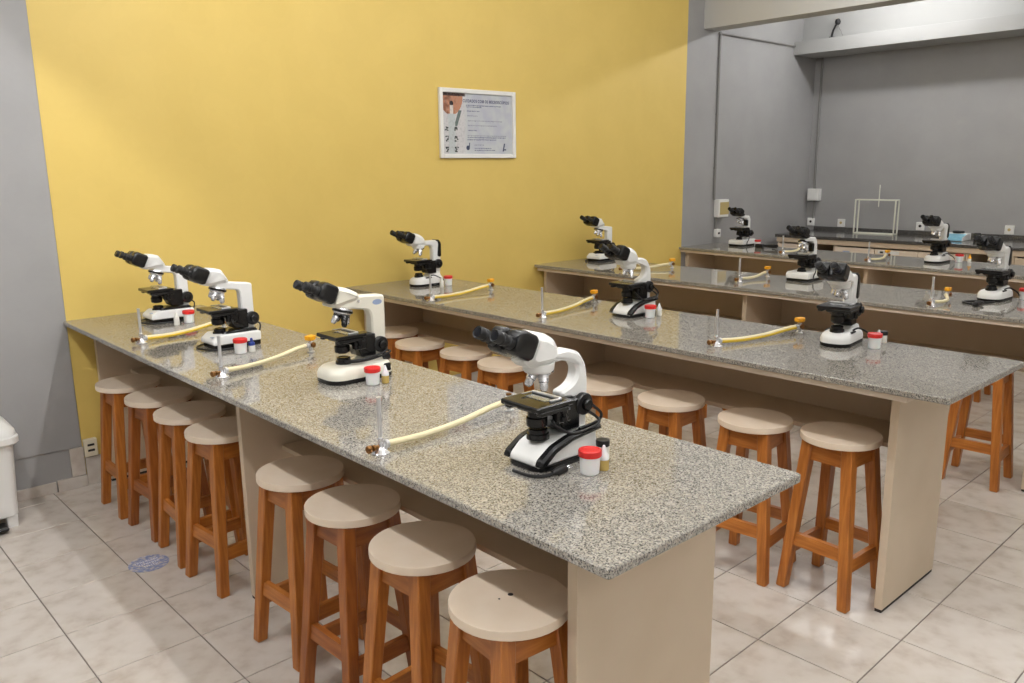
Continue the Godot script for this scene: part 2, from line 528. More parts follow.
# ------------------------------------------------------------------ counter along the far wall
func build_counter() -> void:
	var y := 0.935
	var xf := 8.06
	var t := thing("wall_counter", "dark granite counter running along the grey far wall", "counter", Vector3(8.48, 0, 2.29))
	part("worktop", mb().box(Vector3((XR + xf) / 2 - 8.48 - 0.001, y - 0.015, 0.0), Vector3(XR - xf, 0.03, 4.36), 0.003), M.granite_dark, t)
	part("backsplash", mb().box(Vector3(XR - 8.48 - 0.012, y + 0.018, 0.0), Vector3(0.02, 0.036, 4.36), 0.002), M.granite_dark, t)
	part("under_board", mb().box(Vector3(xf + 0.03 - 8.48, y - 0.055, 0), Vector3(0.02, 0.05, 4.34), 0.001), M.beige, t)
	var x0 := xf + 0.03
	# cupboard units: z range, doors or open
	var units := [[0.13, 0.46, 1], [0.46, 0.76, 0], [0.76, 1.97, 3], [1.97, 2.36, 0], [2.36, 3.2, 2], [3.2, 4.34, 3]]
	var n := 0
	for u in units:
		var c := thing("cupboard", "", "cupboard", Vector3((x0 + XR) / 2, 0, (u[0] + u[1]) / 2), 0, "cupboards under the far counter")
		c.set_meta("label", ["narrow beige cupboard at the yellow wall's end of the far counter", "open dark cupboard beside the narrow one under far counter", "beige three door cupboard with paper stickers under far counter", "open dark cupboard beside the three door unit", "beige two door cupboard under the far counter", "beige plain three door cupboard at far counter's open end"][n])
		var l: float = u[1] - u[0] - 0.004
		var d := XR - x0 - 0.006
		var hh := 0.85
		for s in [-1, 1]:
			part("side_panel", mb().box(Vector3(0, hh / 2, s * (l / 2 - 0.009)), Vector3(d, hh, 0.018), 0.001), M.beige, c)
		part("bottom_panel", mb().box(Vector3(0, 0.08, 0), Vector3(d, 0.018, l - 0.037), 0.001), M.beige, c)
		part("back_panel", mb().box(Vector3(d / 2 - 0.012, 0.46, 0), Vector3(0.012, 0.74, l - 0.037), 0.001), M.beige, c)
		part("inner_shelf", mb().box(Vector3(0.03, 0.45, 0), Vector3(d - 0.1, 0.018, l - 0.037), 0.001), M.beige, c)
		for k in u[2]:
			var dw: float = l / u[2]
			var zc: float = -l / 2 + dw * (k + 0.5)
			var dr := part("door", mb().box(Vector3(-d / 2 - 0.010, 0.46, zc), Vector3(0.018, 0.76, dw - 0.008), 0.0015), M.beige_edge if n != 4 else M.beige, c)
			if n == 2:
				if k == 1:
					part("sticker", mb().box(Vector3(-d / 2 - 0.0205, 0.815, zc - 0.07), Vector3(0.002, 0.03, 0.20), 0.0003), M.plastic, dr)
					part("emblem", mb().box(Vector3(-d / 2 - 0.0225, 0.815, zc - 0.135), Vector3(0.002, 0.018, 0.03), 0.0003), M.slot, dr)
				elif k == 0:
					part("sticker", mb().box(Vector3(-d / 2 - 0.0205, 0.79, zc - 0.08), Vector3(0.002, 0.03, 0.07), 0.0003), M.logo, dr)
				else:
					part("sticker", mb().box(Vector3(-d / 2 - 0.0205, 0.80, zc + 0.05), Vector3(0.002, 0.03, 0.1), 0.0003), M.plastic, dr)
		n += 1

# ------------------------------------------------------------------ stools
func make_stool(k: int) -> Dictionary:
	var legs := []
	var out := {"parts": []}
	var top := 0.617
	var ht := 0.080       # half spacing of the legs at the top and at the floor
	var hf := 0.130
	var at := func(y: float) -> float: return lerpf(hf, ht, y / top)
	var tilt := (hf - ht) / top
	out.parts.append(["seat", mb().lathe([Vector2(0.1445, 0.617), Vector2(0.1465, 0.618), Vector2(0.1475, 0.620), Vector2(0.1475, 0.6385), Vector2(0.1465, 0.641), Vector2(0.144, 0.642)], 40).mesh(), M.seat])
	for s in [[-1, -1], [1, -1], [1, 1], [-1, 1]]:
		var b := mb()
		var lo := Vector3(s[0] * hf, 0.001, s[1] * hf)
		var hi := Vector3(s[0] * ht, top, s[1] * ht)
		var rings := []
		for e in [[0.0, 0.016], [0.006, 0.019], [1.0, 0.022]]:
			var c := lo.lerp(hi, e[0])
			var q: float = e[1]
			var r: Array[Vector3] = []
			for w in [[-q, -q + 0.003], [-q + 0.003, -q], [q - 0.003, -q], [q, -q + 0.003], [q, q - 0.003], [q - 0.003, q], [-q + 0.003, q], [-q, q - 0.003]]:
				r.append(c + Vector3(w[0], 0, w[1]))
			rings.append(r)
		b.loft(rings)
		out.parts.append(["leg", b.mesh(30), M["wood_y%d" % k]])
	for s in [-1, 1]:
		# rails under the seat, then the stretchers, one pair lower than the other
		var a: float = at.call(0.578)
		out.parts.append(["apron", trapezoid(a, 0.540, 0.6165, tilt, 0.020, s, false).mesh(), M["wood_x%d" % k]])
		out.parts.append(["apron", trapezoid(a, 0.540, 0.6165, tilt, 0.020, s, true).mesh(), M["wood_z%d" % k]])
		out.parts.append(["stretcher", trapezoid(at.call(0.165), 0.140, 0.190, tilt, 0.020, s, false).mesh(), M["wood_x%d" % k]])
		out.parts.append(["stretcher", trapezoid(at.call(0.21), 0.185, 0.235, tilt, 0.020, s, true).mesh(), M["wood_z%d" % k]])
	return out
func trapezoid(a: float, y0: float, y1: float, tilt: float, th: float, s: int, along_z: bool) -> MB:
	var b := mb()
	var ym := (y0 + y1) / 2
	var rings := []
	for y in [y0, y1]:
		var e: float = a - tilt * (y - ym) - 0.015
		var c: float = (a - tilt * (y - ym)) * s
		var r: Array[Vector3] = []
		for w in [[-e, -th / 2], [e, -th / 2], [e, th / 2], [-e, th / 2]]:
			r.append(Vector3(c + w[1], y, w[0]) if along_z else Vector3(w[0], y, c + w[1]))
		rings.append(r)
	return b.loft(rings)

func build_stools() -> void:
	var kinds := [make_stool(0), make_stool(1)]
	var rg := RandomNumberGenerator.new(); rg.seed = 5
	var ord := ["first", "second", "third", "fourth", "fifth", "sixth", "seventh", "eighth"]
	var sets := [
		["bench beside white bin", "stools along the bench by the bin", [[1.425, 0.47], [1.445, 0.832], [1.45, 1.185], [1.452, 1.525], [1.442, 2.178], [1.425, 2.542], [1.41, 2.926], [1.383, 3.312]], [0, 1, 0, 0, 0, 1, 0, 0]],
		["second bench from bin", "stools along the second bench", [[3.10, 0.336], [2.997, 0.744], [3.034, 1.13], [3.01, 1.486], [3.047, 2.136], [3.068, 2.523], [3.069, 2.942], [3.129, 3.275]], [1, 0, 0, 0, 0, 0, 0, 0]],
		["third bench from bin", "stools along the third bench", [[4.79, 1.49], [4.76, 2.245], [4.78, 3.245]], [0, 0, 0]],
		["bench by far alcove", "stools along the farthest bench", [[6.45, 2.60]], [0]],
	]
	for s in sets:
		for i in s[2].size():
			var p: Array = s[2][i]
			var lab := "round beige stool on splayed wooden legs, %s from yellow wall at %s" % [ord[i], s[0]]
			if s[2].size() == 1: lab = "round beige stool on splayed wooden legs at the %s" % s[0]
			var t := thing("lab_stool", lab, "stool", Vector3(p[0], 0, p[1]), rg.randf_range(-0.1, 0.1), s[1])
			for q in kinds[s[3][i]].parts: inst(q[0], q[1], q[2], t)
			if s[0] == "bench beside white bin" and i == 7:      # worn seat with two screw holes
				part("screw_hole", mb().lathe([Vector2(0.007, 0.6412), Vector2(0.007, 0.6424), Vector2(0.0, 0.6424)], 12), M.slot, t, Vector3(0.012, 0, -0.012))
				part("screw_hole", mb().lathe([Vector2(0.003, 0.6412), Vector2(0.003, 0.6424), Vector2(0.0, 0.6424)], 10), M.slot, t, Vector3(-0.022, 0, -0.012))

# ------------------------------------------------------------------ microscopes
# local frame: x = 0 at the base's front (the user's side), +x towards the arm
const SH := Vector3(-0.11, 0, 0)
func sp(called: String, b: MB, m: Material, t: Node) -> MeshInstance3D: return part(called, b, m, t, SH)

func make_scope(style: String) -> Node3D:
	var t := thing("microscope", "", "microscope", Vector3.ZERO, 0, "microscopes on the benches")
	var ax := 0.055
	var W: Material = M.cream if style == "B" else M.white
	# --- base
	var base_top := 0.06
	match style:
		"B", "D":
			var rf := 0.055 if style == "B" else 0.055
			var f := -0.030 if style == "B" else 0.0
			var hz := 0.080 if style == "B" else 0.063
			sp("base_trim", mb().loft([rrect(f + 0.002, 0.222, hz - 0.002, rf, 0.03, 0.0), rrect(f, 0.224, hz, rf, 0.03, 0.004), rrect(f, 0.224, hz, rf, 0.03, 0.016)]), M.black, t)
			sp("base", mb().loft([rrect(f, 0.224, hz, rf, 0.03, 0.016), rrect(f, 0.224, hz, rf, 0.03, 0.032), rrect(f + 0.006, 0.222, hz - 0.004, rf * 0.95, 0.03, 0.046), rrect(f + 0.02, 0.219, hz - 0.012, rf * 0.85, 0.028, 0.056), rrect(f + 0.045, 0.216, hz - 0.022, rf * 0.7, 0.026, 0.060)]), W, t)
			sp("base_riser", mb().loft([rrect(0.12, 0.214, 0.048, 0.02, 0.02, 0.056), rrect(0.13, 0.211, 0.042, 0.02, 0.02, 0.074)]), W, t)
			if style == "D":
				for s in [-1, 1]:
					sp("vent_slot", mb().box(Vector3(0.10, 0.055, s * 0.052), Vector3(0.05, 0.008, 0.012), 0.003), M.black, t)
			else:
				sp("rear_socket", mb().box(Vector3(0.195, 0.036, 0.077), Vector3(0.03, 0.03, 0.01), 0.004), M.black, t)
		"A":
			sp("base_trim", mb().box(Vector3(0.112, 0.011, 0), Vector3(0.205, 0.022, 0.128), 0.004), M.black, t)
			sp("base", mb().extrude(smooth_poly([[0, 0.022], [0.0, 0.04], [0.03, 0.064], [0.215, 0.062], [0.215, 0.022]], 0.008), -0.07, 0.07, 0.004), W, t)
			sp("emblem", mb().box(Vector3(0.013, 0.0535, 0.03), Vector3(0.014, 0.002, 0.02), 0.0005), M.logo, t)
			sp("top_plate", mb().extrude(smooth_poly([[0.05, 0.06], [0.065, 0.074], [0.205, 0.074], [0.21, 0.06]], 0.004), -0.05, 0.05, 0.004), M.black, t)
		"C":
			sp("base_trim", mb().loft([rrect(0.002, 0.225, 0.066, 0.04, 0.02, 0.0), rrect(0, 0.227, 0.068, 0.04, 0.02, 0.004), rrect(0.002, 0.226, 0.067, 0.04, 0.02, 0.014)]), M.black, t)
			sp("base", mb().extrude(smooth_poly([[0.003, 0.012], [0.006, 0.03], [0.045, 0.058], [0.09, 0.072], [0.215, 0.076], [0.222, 0.012]], 0.012), -0.062, 0.062, 0.006), W, t)
			for s in [-1, 1]:
				var z0: float = 0.045 if s > 0 else -0.072
				sp("side_rail", mb().extrude(smooth_poly([[-0.002, 0.016], [0.004, 0.034], [0.05, 0.062], [0.11, 0.078], [0.222, 0.088], [0.232, 0.072], [0.12, 0.060], [0.06, 0.042], [0.025, 0.016]], 0.008), z0, z0 + 0.027, 0.006), M.black, t)
			base_top = 0.072
		"E":
			sp("base_trim", mb().box(Vector3(0.105, 0.009, 0), Vector3(0.20, 0.018, 0.15), 0.003), M.black, t)
			sp("base", mb().extrude(smooth_poly([[0, 0.018], [0.002, 0.05], [0.015, 0.06], [0.212, 0.064], [0.212, 0.018]], 0.006), -0.08, 0.08, 0.005), W, t)
	# --- arm
	match style:
		"B":
			sp("arm", mb().extrude(smooth_poly([[0.172, 0.05], [0.228, 0.05], [0.232, 0.16], [0.232, 0.296], [0.09, 0.306], [0.03, 0.300], [0.03, 0.266], [0.09, 0.258], [0.162, 0.246], [0.172, 0.225]], 0.014), -0.023, 0.023, 0.006), W, t)
			var lg := mb()
			var ring: Array[Vector3] = []
			var ring2: Array[Vector3] = []
			for k in 24:
				var a := TAU * k / 24
				ring.append(Vector3(0.198 + cos(a) * 0.020, 0.272 + sin(a) * 0.010, 0.0215))
				ring2.append(Vector3(0.198 + cos(a) * 0.020, 0.272 + sin(a) * 0.010, 0.0238))
			lg.loft([ring, ring2])
			sp("badge", lg, M.logo, t)
			sp("clamp_screw", mb().lathe([Vector2(0.005, 0), Vector2(0.005, 0.008)], 10, axis_xf(Vector3(0.118, 0.285, 0.022), Vector3.BACK)), M.chrome, t)
		"A":
			sp("arm", mb().extrude(smooth_poly([[0.158, 0.05], [0.21, 0.05], [0.213, 0.12], [0.212, 0.268], [0.05, 0.290], [0.05, 0.258], [0.148, 0.243], [0.156, 0.23]], 0.01), -0.021, 0.021, 0.005), W, t)
		"C":
			sp("arm", mb().extrude(smooth_poly([[0.07, 0.290], [0.15, 0.292], [0.195, 0.276], [0.222, 0.238], [0.228, 0.19], [0.222, 0.06], [0.168, 0.06], [0.168, 0.158], [0.128, 0.162], [0.125, 0.180], [0.158, 0.188], [0.180, 0.205], [0.187, 0.228], [0.176, 0.250], [0.150, 0.262], [0.07, 0.262]], 0.016), -0.021, 0.021, 0.008), W, t)
		"D":
			sp("arm", mb().extrude(smooth_poly([[0.166, 0.06], [0.22, 0.06], [0.228, 0.15], [0.226, 0.272], [0.205, 0.290], [0.06, 0.290], [0.06, 0.262], [0.148, 0.258], [0.164, 0.242]], 0.016), -0.022, 0.022, 0.007), W, t)
			sp("carry_grip", mb().extrude(smooth_poly([[0.196, 0.188], [0.212, 0.176], [0.232, 0.182], [0.233, 0.268], [0.215, 0.292], [0.185, 0.294], [0.205, 0.272]], 0.01), -0.026, 0.026, 0.006), M.black, t)
		"E":
			sp("arm", mb().extrude(smooth_poly([[0.150, 0.05], [0.205, 0.05], [0.21, 0.12], [0.208, 0.25], [0.185, 0.278], [0.04, 0.284], [0.04, 0.256], [0.150, 0.25], [0.160, 0.235]], 0.01), -0.022, 0.022, 0.006), W, t)
			sp("arm_panel", mb().box(Vector3(0.152, 0.212, 0), Vector3(0.022, 0.055, 0.05), 0.004), M.black, t)
	# --- head
	var hb := 0.014
	var hw := 0.038
	var hp := [[0.006, 0.276], [0.026, 0.266], [0.10, 0.266], [0.112, 0.282], [0.108, 0.305], [0.082, 0.330], [0.038, 0.346]]
	if style == "B": hp = [[-0.004, 0.278], [0.018, 0.270], [0.11, 0.288], [0.122, 0.300], [0.116, 0.314], [0.075, 0.335], [0.028, 0.348]]
	elif style == "A": hp = [[-0.010, 0.280], [0.016, 0.272], [0.108, 0.284], [0.10, 0.30], [0.076, 0.340], [0.022, 0.350]]
	elif style in ["C", "D"]: hp = [[-0.014, 0.284], [0.012, 0.262], [0.086, 0.262], [0.104, 0.278], [0.108, 0.298], [0.092, 0.326], [0.056, 0.347], [0.018, 0.356]]
	if style == "D": hp = [[-0.022, 0.276], [0.006, 0.260], [0.082, 0.260], [0.098, 0.276], [0.100, 0.294], [0.084, 0.318], [0.048, 0.338], [0.010, 0.347]]
	elif style == "E": hp = [[0.004, 0.282], [0.020, 0.278], [0.09, 0.278], [0.095, 0.292], [0.06, 0.320], [0.030, 0.328]]
	if style in ["C", "D"]: hb = 0.020; hw = 0.044
	sp("head", mb().extrude(smooth_poly(hp, 0.012), -hw, hw, hb), M.black if style == "E" else W, t)
	if style in ["C", "D"]:
		sp("head_collar", mb().lathe([Vector2(0.036, 0.244), Vector2(0.040, 0.250), Vector2(0.042, 0.268)], 24, Transform3D(Basis.IDENTITY, Vector3(0.062, 0, 0))), W, t)
	# --- binocular housing and eyepieces, tilted up towards the user
	var th := deg_to_rad(27.0)
	var e := Vector3(-cos(th), sin(th), 0)
	var c := Vector3(0.002, 0.317, 0)
	var hl := 0.064      # length of the housing and of an eyepiece
	var el := 0.062
	match style:
		"A": c = Vector3(0.006, 0.312, 0); hl = 0.066; el = 0.058
		"B": c = Vector3(0.014, 0.316, 0); el = 0.058
		"D": c = Vector3(-0.006, 0.308, 0)
		"E": c = Vector3(0.030, 0.305, 0)
	var xf := Transform3D(Basis(e, Vector3(sin(th), cos(th), 0), Vector3(0, 0, -1)), c)
	var hs := mb()
	hs.box(Vector3(hl * 0.4, -0.002, 0), Vector3(hl * 0.85, 0.062, 0.100), 0.008, xf)
	for s in [-1, 1]:
		hs.loft([hround(0.0, 0.058, 0.048, s), hround(0.008, 0.068, 0.052, s), hround(hl - 0.016, 0.068, 0.052, s), hround(hl - 0.006, 0.060, 0.048, s), hround(hl, 0.044, 0.040, s)], xf)
	sp("prism_housing", hs, M.black, t)
	for s in [-1, 1]:
		var q := c + e * (hl - 0.002) + Vector3(-0.003, -0.007, s * 0.031)
		var pr := []
		for w in [[0.0165, 0.0], [0.0165, 0.28], [0.0135, 0.31], [0.0135, 0.48], [0.0165, 0.51], [0.0165, 0.62], [0.0140, 0.65], [0.0140, 0.74], [0.0165, 0.77], [0.0160, 0.97], [0.0145, 1.0], [0.0125, 0.97]]: pr.append(Vector2(w[0], w[1] * el))
		var ey := sp("eyepiece", mb().lathe(pr, 20, axis_xf(q, e)), M.rubber, t)
		part("lens", mb().lathe([Vector2(0.0124, el * 0.9), Vector2(0.0124, el * 0.975), Vector2(0.0, el * 0.99)], 16, axis_xf(q, e)), M.lens, ey)
	# --- nosepiece and objectives
	var nx := Vector3(sin(deg_to_rad(-16.0)), -cos(deg_to_rad(16.0)), 0)
	var nc := Vector3(ax + 0.012, 0.258, 0)
	var np := sp("nosepiece", mb().lathe([Vector2(0.034, -0.004), Vector2(0.036, 0.002), Vector2(0.036, 0.008), Vector2(0.032, 0.010), Vector2(0.032, 0.016), Vector2(0.026, 0.022), Vector2(0.010, 0.024)], 24, axis_xf(nc, nx)), M.chrome, t)
	part("nose_ring", mb().lathe([Vector2(0.0365, 0.002), Vector2(0.0375, 0.004), Vector2(0.0375, 0.009), Vector2(0.0365, 0.011)], 24, axis_xf(nc, nx)), M.black, np)
	var side := nx.cross(Vector3.BACK)
	var lens := [0.040, 0.046, 0.036, 0.030]
	for k in 4:
		var a := PI / 4 + PI / 2 * k if style in ["A", "E"] else PI / 2 * k
		var rad := side * cos(a) + Vector3.BACK * sin(a)
		var dir := (nx * cos(0.34) + rad * sin(0.34)).normalized()
		var l: float = lens[k]
		var ob := sp("objective", mb().lathe([Vector2(0.012, 0.0), Vector2(0.0128, 0.002), Vector2(0.0128, l * 0.5), Vector2(0.0108, l * 0.55), Vector2(0.0108, l * 0.82), Vector2(0.007, l), Vector2(0.004, l)], 14, axis_xf(nc + nx * 0.018 + rad * 0.017, dir)), M.chrome if style != "B" or k % 2 == 0 else M.black, t)
		part("knurl", mb().lathe([Vector2(0.0135, l * 0.12), Vector2(0.0135, l * 0.3)], 14, axis_xf(nc + nx * 0.018 + rad * 0.017, dir)), M.black if style == "B" else M.steel, ob)
	# --- stage with its carrier and condenser
	var sy := 0.166
	var stg := sp("stage", mb().box(Vector3(0.056, sy, 0), Vector3(0.128, 0.014, 0.138), 0.003), M.stage, t)
	for s in [-1, 1]: part("stage_lip", mb().box(Vector3(0.056, sy - 0.013, s * 0.058), Vector3(0.10, 0.012, 0.02), 0.002), M.black, stg)
	part("slide_holder", mb().box(Vector3(0.09, sy + 0.0105, 0.0), Vector3(0.012, 0.007, 0.10), 0.0015).box(Vector3(0.075, sy + 0.0095, 0.048), Vector3(0.04, 0.005, 0.008), 0.001), M.steel, stg)
	part("slide", mb().box(Vector3(0.062, sy + 0.0082, 0.0), Vector3(0.026, 0.0014, 0.076), 0.0002), M.glass, stg)
	part("stage_clip", mb().box(Vector3(0.064, sy + 0.013, -0.045), Vector3(0.036, 0.003, 0.007), 0.001, Transform3D.IDENTITY), M.chrome, stg)
	sp("carrier", mb().extrude(smooth_poly([[0.02, 0.160], [0.175, 0.160], [0.175, 0.078], [0.115, 0.078], [0.100, 0.108], [0.08, 0.130], [0.02, 0.145]], 0.006), -0.040, 0.040, 0.004).box(Vector3(0.10, 0.130, 0.045), Vector3(0.05, 0.035, 0.025), 0.004), M.black, t)
	sp("condenser", mb().lathe([Vector2(0.022, 0.100), Vector2(0.027, 0.104), Vector2(0.028, 0.125), Vector2(0.024, 0.128), Vector2(0.024, 0.15), Vector2(0.03, 0.152), Vector2(0.03, 0.158)], 22, Transform3D(Basis.IDENTITY, Vector3(ax, 0, 0))), M.black, t)
	sp("illuminator", mb().lathe([Vector2(0.030, base_top - 0.004), Vector2(0.029, base_top + 0.010), Vector2(0.025, base_top + 0.012), Vector2(0.025, base_top + 0.022), Vector2(0.020, base_top + 0.024), Vector2(0.018, base_top + 0.022), Vector2(0.0, base_top + 0.022)], 22, Transform3D(Basis.IDENTITY, Vector3(ax + 0.004, 0, 0))), M.black, t)
	# slide drive hanging below the stage
	sp("stage_drive", mb().lathe([Vector2(0.006, 0.115), Vector2(0.009, 0.118), Vector2(0.009, 0.130), Vector2(0.005, 0.132), Vector2(0.005, 0.138), Vector2(0.009, 0.140), Vector2(0.009, 0.150), Vector2(0.004, 0.152), Vector2(0.004, 0.160)], 14, Transform3D(Basis.IDENTITY, Vector3(0.095, 0, 0.060))), M.black, t)
	# --- focus knobs
	var kp := Vector3(0.196, 0.116, 0)
	if style == "C": kp = Vector3(0.190, 0.140, 0)
	elif style == "D": kp = Vector3(0.195, 0.138, 0)
	for s in [-1, 1]:
		var kn := sp("focus_knob", mb().lathe([Vector2(0.020, 0.018), Vector2(0.020, 0.026), Vector2(0.029, 0.028), Vector2(0.0295, 0.042), Vector2(0.027, 0.045), Vector2(0.018, 0.0455)], 24, axis_xf(kp, Vector3(0, 0, s))), M.rubber, t)
		part("fine_knob", mb().lathe([Vector2(0.015, 0.044), Vector2(0.0155, 0.056), Vector2(0.013, 0.059), Vector2(0.006, 0.060)], 20, axis_xf(kp, Vector3(0, 0, s))), M.black, kn)
	if style in ["C", "D", "E"]:
		sp("focus_block", mb().box(Vector3(kp.x - 0.012, kp.y - 0.004, 0), Vector3(0.045, 0.052, 0.064), 0.008), M.black, t)
	if style == "B":
		sp("lamp_dial", mb().lathe([Vector2(0.012, 0.0), Vector2(0.015, 0.002), Vector2(0.015, 0.016), Vector2(0.012, 0.018)], 18, axis_xf(Vector3(0.212, 0.068, 0.036), Vector3.BACK)), M.rubber, t)
	# --- mains cord
	var cords: Array[MB] = []
	match style:
		"B":
			cords.append(mb().tube([Vector3(0.226, 0.085, 0.0), Vector3(0.24, 0.082, 0.032), Vector3(0.19, 0.078, 0.058), Vector3(0.11, 0.072, 0.064), Vector3(0.06, 0.070, 0.045), Vector3(0.05, 0.071, 0.02)], 0.004))
			cords.append(mb().tube([Vector3(0.05, 0.075, 0.025), Vector3(0.06, 0.077, 0.052), Vector3(0.12, 0.080, 0.068), Vector3(0.20, 0.090, 0.055), Vector3(0.234, 0.095, 0.02)], 0.004))
		"C":
			cords.append(mb().tube([Vector3(0.19, 0.125, 0.050), Vector3(0.215, 0.10, 0.068), Vector3(0.195, 0.088, 0.075), Vector3(0.12, 0.082, 0.066), Vector3(0.075, 0.105, 0.058), Vector3(0.06, 0.125, 0.05)], 0.004))
			cords.append(mb().tube([Vector3(0.20, 0.14, 0.058), Vector3(0.232, 0.11, 0.062), Vector3(0.22, 0.09, 0.058), Vector3(0.15, 0.086, 0.06)], 0.004))
		"A":
			cords.append(mb().tube([Vector3(0.205, 0.10, 0.0), Vector3(0.235, 0.085, 0.02), Vector3(0.23, 0.05, 0.02), Vector3(0.222, 0.03, 0.0)], 0.0035))
			cords.append(mb().tube([Vector3(0.21, 0.006, -0.08), Vector3(0.05, 0.006, -0.10), Vector3(-0.03, 0.006, -0.04), Vector3(-0.012, 0.006, 0.05), Vector3(0.05, 0.006, 0.085), Vector3(0.14, 0.006, 0.088)], 0.0045))
		"D":
			cords.append(mb().tube([Vector3(0.10, 0.064, 0.052), Vector3(0.13, 0.07, 0.066), Vector3(0.17, 0.05, 0.086), Vector3(0.20, 0.03, 0.092), Vector3(0.235, 0.02, 0.08)], 0.004))
		"E":
			cords.append(mb().tube([Vector3(0.20, 0.10, 0.02), Vector3(0.15, 0.09, 0.05), Vector3(0.09, 0.064, 0.082), Vector3(0.06, 0.04, 0.086), Vector3(0.03, 0.006, 0.090), Vector3(-0.02, 0.006, 0.04)], 0.004))
	for cd in cords: sp("power_cord", cd, M.rubber, t)
	return t
func hround(d: float, hgt: float, wid: float, s: int) -> Array:
	var out: Array[Vector3] = []
	for k in 16:
		var a := TAU * k / 16
		var cx := signf(cos(a)) * pow(absf(cos(a)), 0.4)
		var sx := signf(sin(a)) * pow(absf(sin(a)), 0.4)
		out.append(Vector3(d, sx * hgt / 2, s * 0.031 + cx * wid / 2))
	return out

func build_microscopes() -> void:
	var list := [
		["A", 1.575, 0.385, 0.0, "white angular microscope at yellow wall on the bench by the bin"],
		["A", 1.54, 1.215, 0.0, "white angular microscope with black cord beside the blue capped bottle"],
		["B", 1.63, 2.085, 0.0, "cream microscope with thick square arm and oval pale blue badge"],
		["C", 1.53, 3.20, 0.0, "white microscope with curved arm and black base rails on bin-side bench"],
		["D", 3.26, 0.31, 0.0, "white microscope with black rear grip at yellow wall, second bench"],
		["C", 3.345, 1.985, 0.0, "white curved-arm microscope with looped cord on the second bench"],
		["D", 3.41, 3.06, 0.12, "white round-based microscope with black rear grip, second bench's open end"],
		["A", 5.10, 0.22, 0.0, "white angular microscope at yellow wall on the third bench"],
		["E", 5.13, 1.97, 0.0, "microscope with white box base and black head, third bench's middle"],
		["D", 5.08, 3.12, -0.05, "white round-based microscope with black grip and plug, third bench"],
		["E", 6.93, 0.36, 0.0, "microscope with white box base and black head, farthest bench"],
		["D", 6.70, 2.20, -0.05, "white round-based microscope with red-lidded cup behind, farthest bench"],
	]
	var proto := {}
	for m in list:
		var p := Vector3(m[1] + 0.11, 0.9, m[2])
		var t: Node3D
		if not proto.has(m[0]):
			t = make_scope(m[0]); proto[m[0]] = t
			t.position = p; t.rotation.y = m[3]
			t.set_meta("label", m[4])
		else:
			t = dup(proto[m[0]], m[4], p, m[3])
	# the plug lying before the curved-arm microscope, and the wall plug of the round-based one
	var pl := thing("mains_plug", "black plug with bright pins lying by the curved-arm microscope's base", "plug", Vector3(1.556, 0.9, 3.296), 0.0)
	part("cord", mb().tube([Vector3(-0.06, 0.006, -0.09), Vector3(-0.055, 0.006, -0.03), Vector3(-0.03, 0.007, -0.004), Vector3(0.0, 0.009, 0.0)], 0.0045), M.rubber, pl)
	part("body", mb().lathe([Vector2(0.005, -0.012), Vector2(0.008, 0.0), Vector2(0.0105, 0.012), Vector2(0.0105, 0.034), Vector2(0.009, 0.036)], 14, axis_xf(Vector3(0, 0.0105, 0), Vector3.RIGHT)), M.rubber, pl)
	for s in [-1, 1]:
		part("pin", mb().lathe([Vector2(0.0028, 0.036), Vector2(0.0028, 0.054), Vector2(0.0015, 0.056)], 10, axis_xf(Vector3(0, 0.0105, s * 0.005), Vector3.RIGHT)), M.chrome, pl)
	var pc := thing("mains_cable", "black cable with plug lying beside the microscope on third bench", "cable", Vector3(4.98, 0.9, 3.13), 0.0)
	part("cord", mb().tube([Vector3(0.09, 0.006, 0.03), Vector3(0.03, 0.006, 0.0), Vector3(-0.05, 0.006, -0.03), Vector3(-0.02, 0.006, -0.09), Vector3(0.05, 0.007, -0.05), Vector3(-0.02, 0.016, 0.01), Vector3(-0.07, 0.012, 0.0)], 0.006), M.rubber, pc)
	part("plug", mb().box(Vector3(-0.085, 0.013, 0.0), Vector3(0.05, 0.024, 0.026), 0.005), M.rubber, pc)
	var cc := thing("coiled_cable", "black coiled adapter cable lying on the farthest bench", "cable", Vector3(6.93, 0.9, 0.72), 0.0)
	var co: Array = []
	for k in 22:
		var a := k * 0.75
		co.append(Vector3(cos(a) * (0.035 + 0.012 * sin(k * 1.7)) , 0.008 + 0.0028 * k * (1 if k < 12 else 0) + (0.02 if k >= 12 else 0.0), sin(a) * (0.07 + 0.01 * cos(k * 2.3))))
	part("cord", mb().tube(co, 0.006, 6, 4), M.rubber, cc)
	part("adapter", mb().box(Vector3(0.02, 0.018, -0.12), Vector3(0.05, 0.036, 0.07), 0.005), M.rubber, cc)

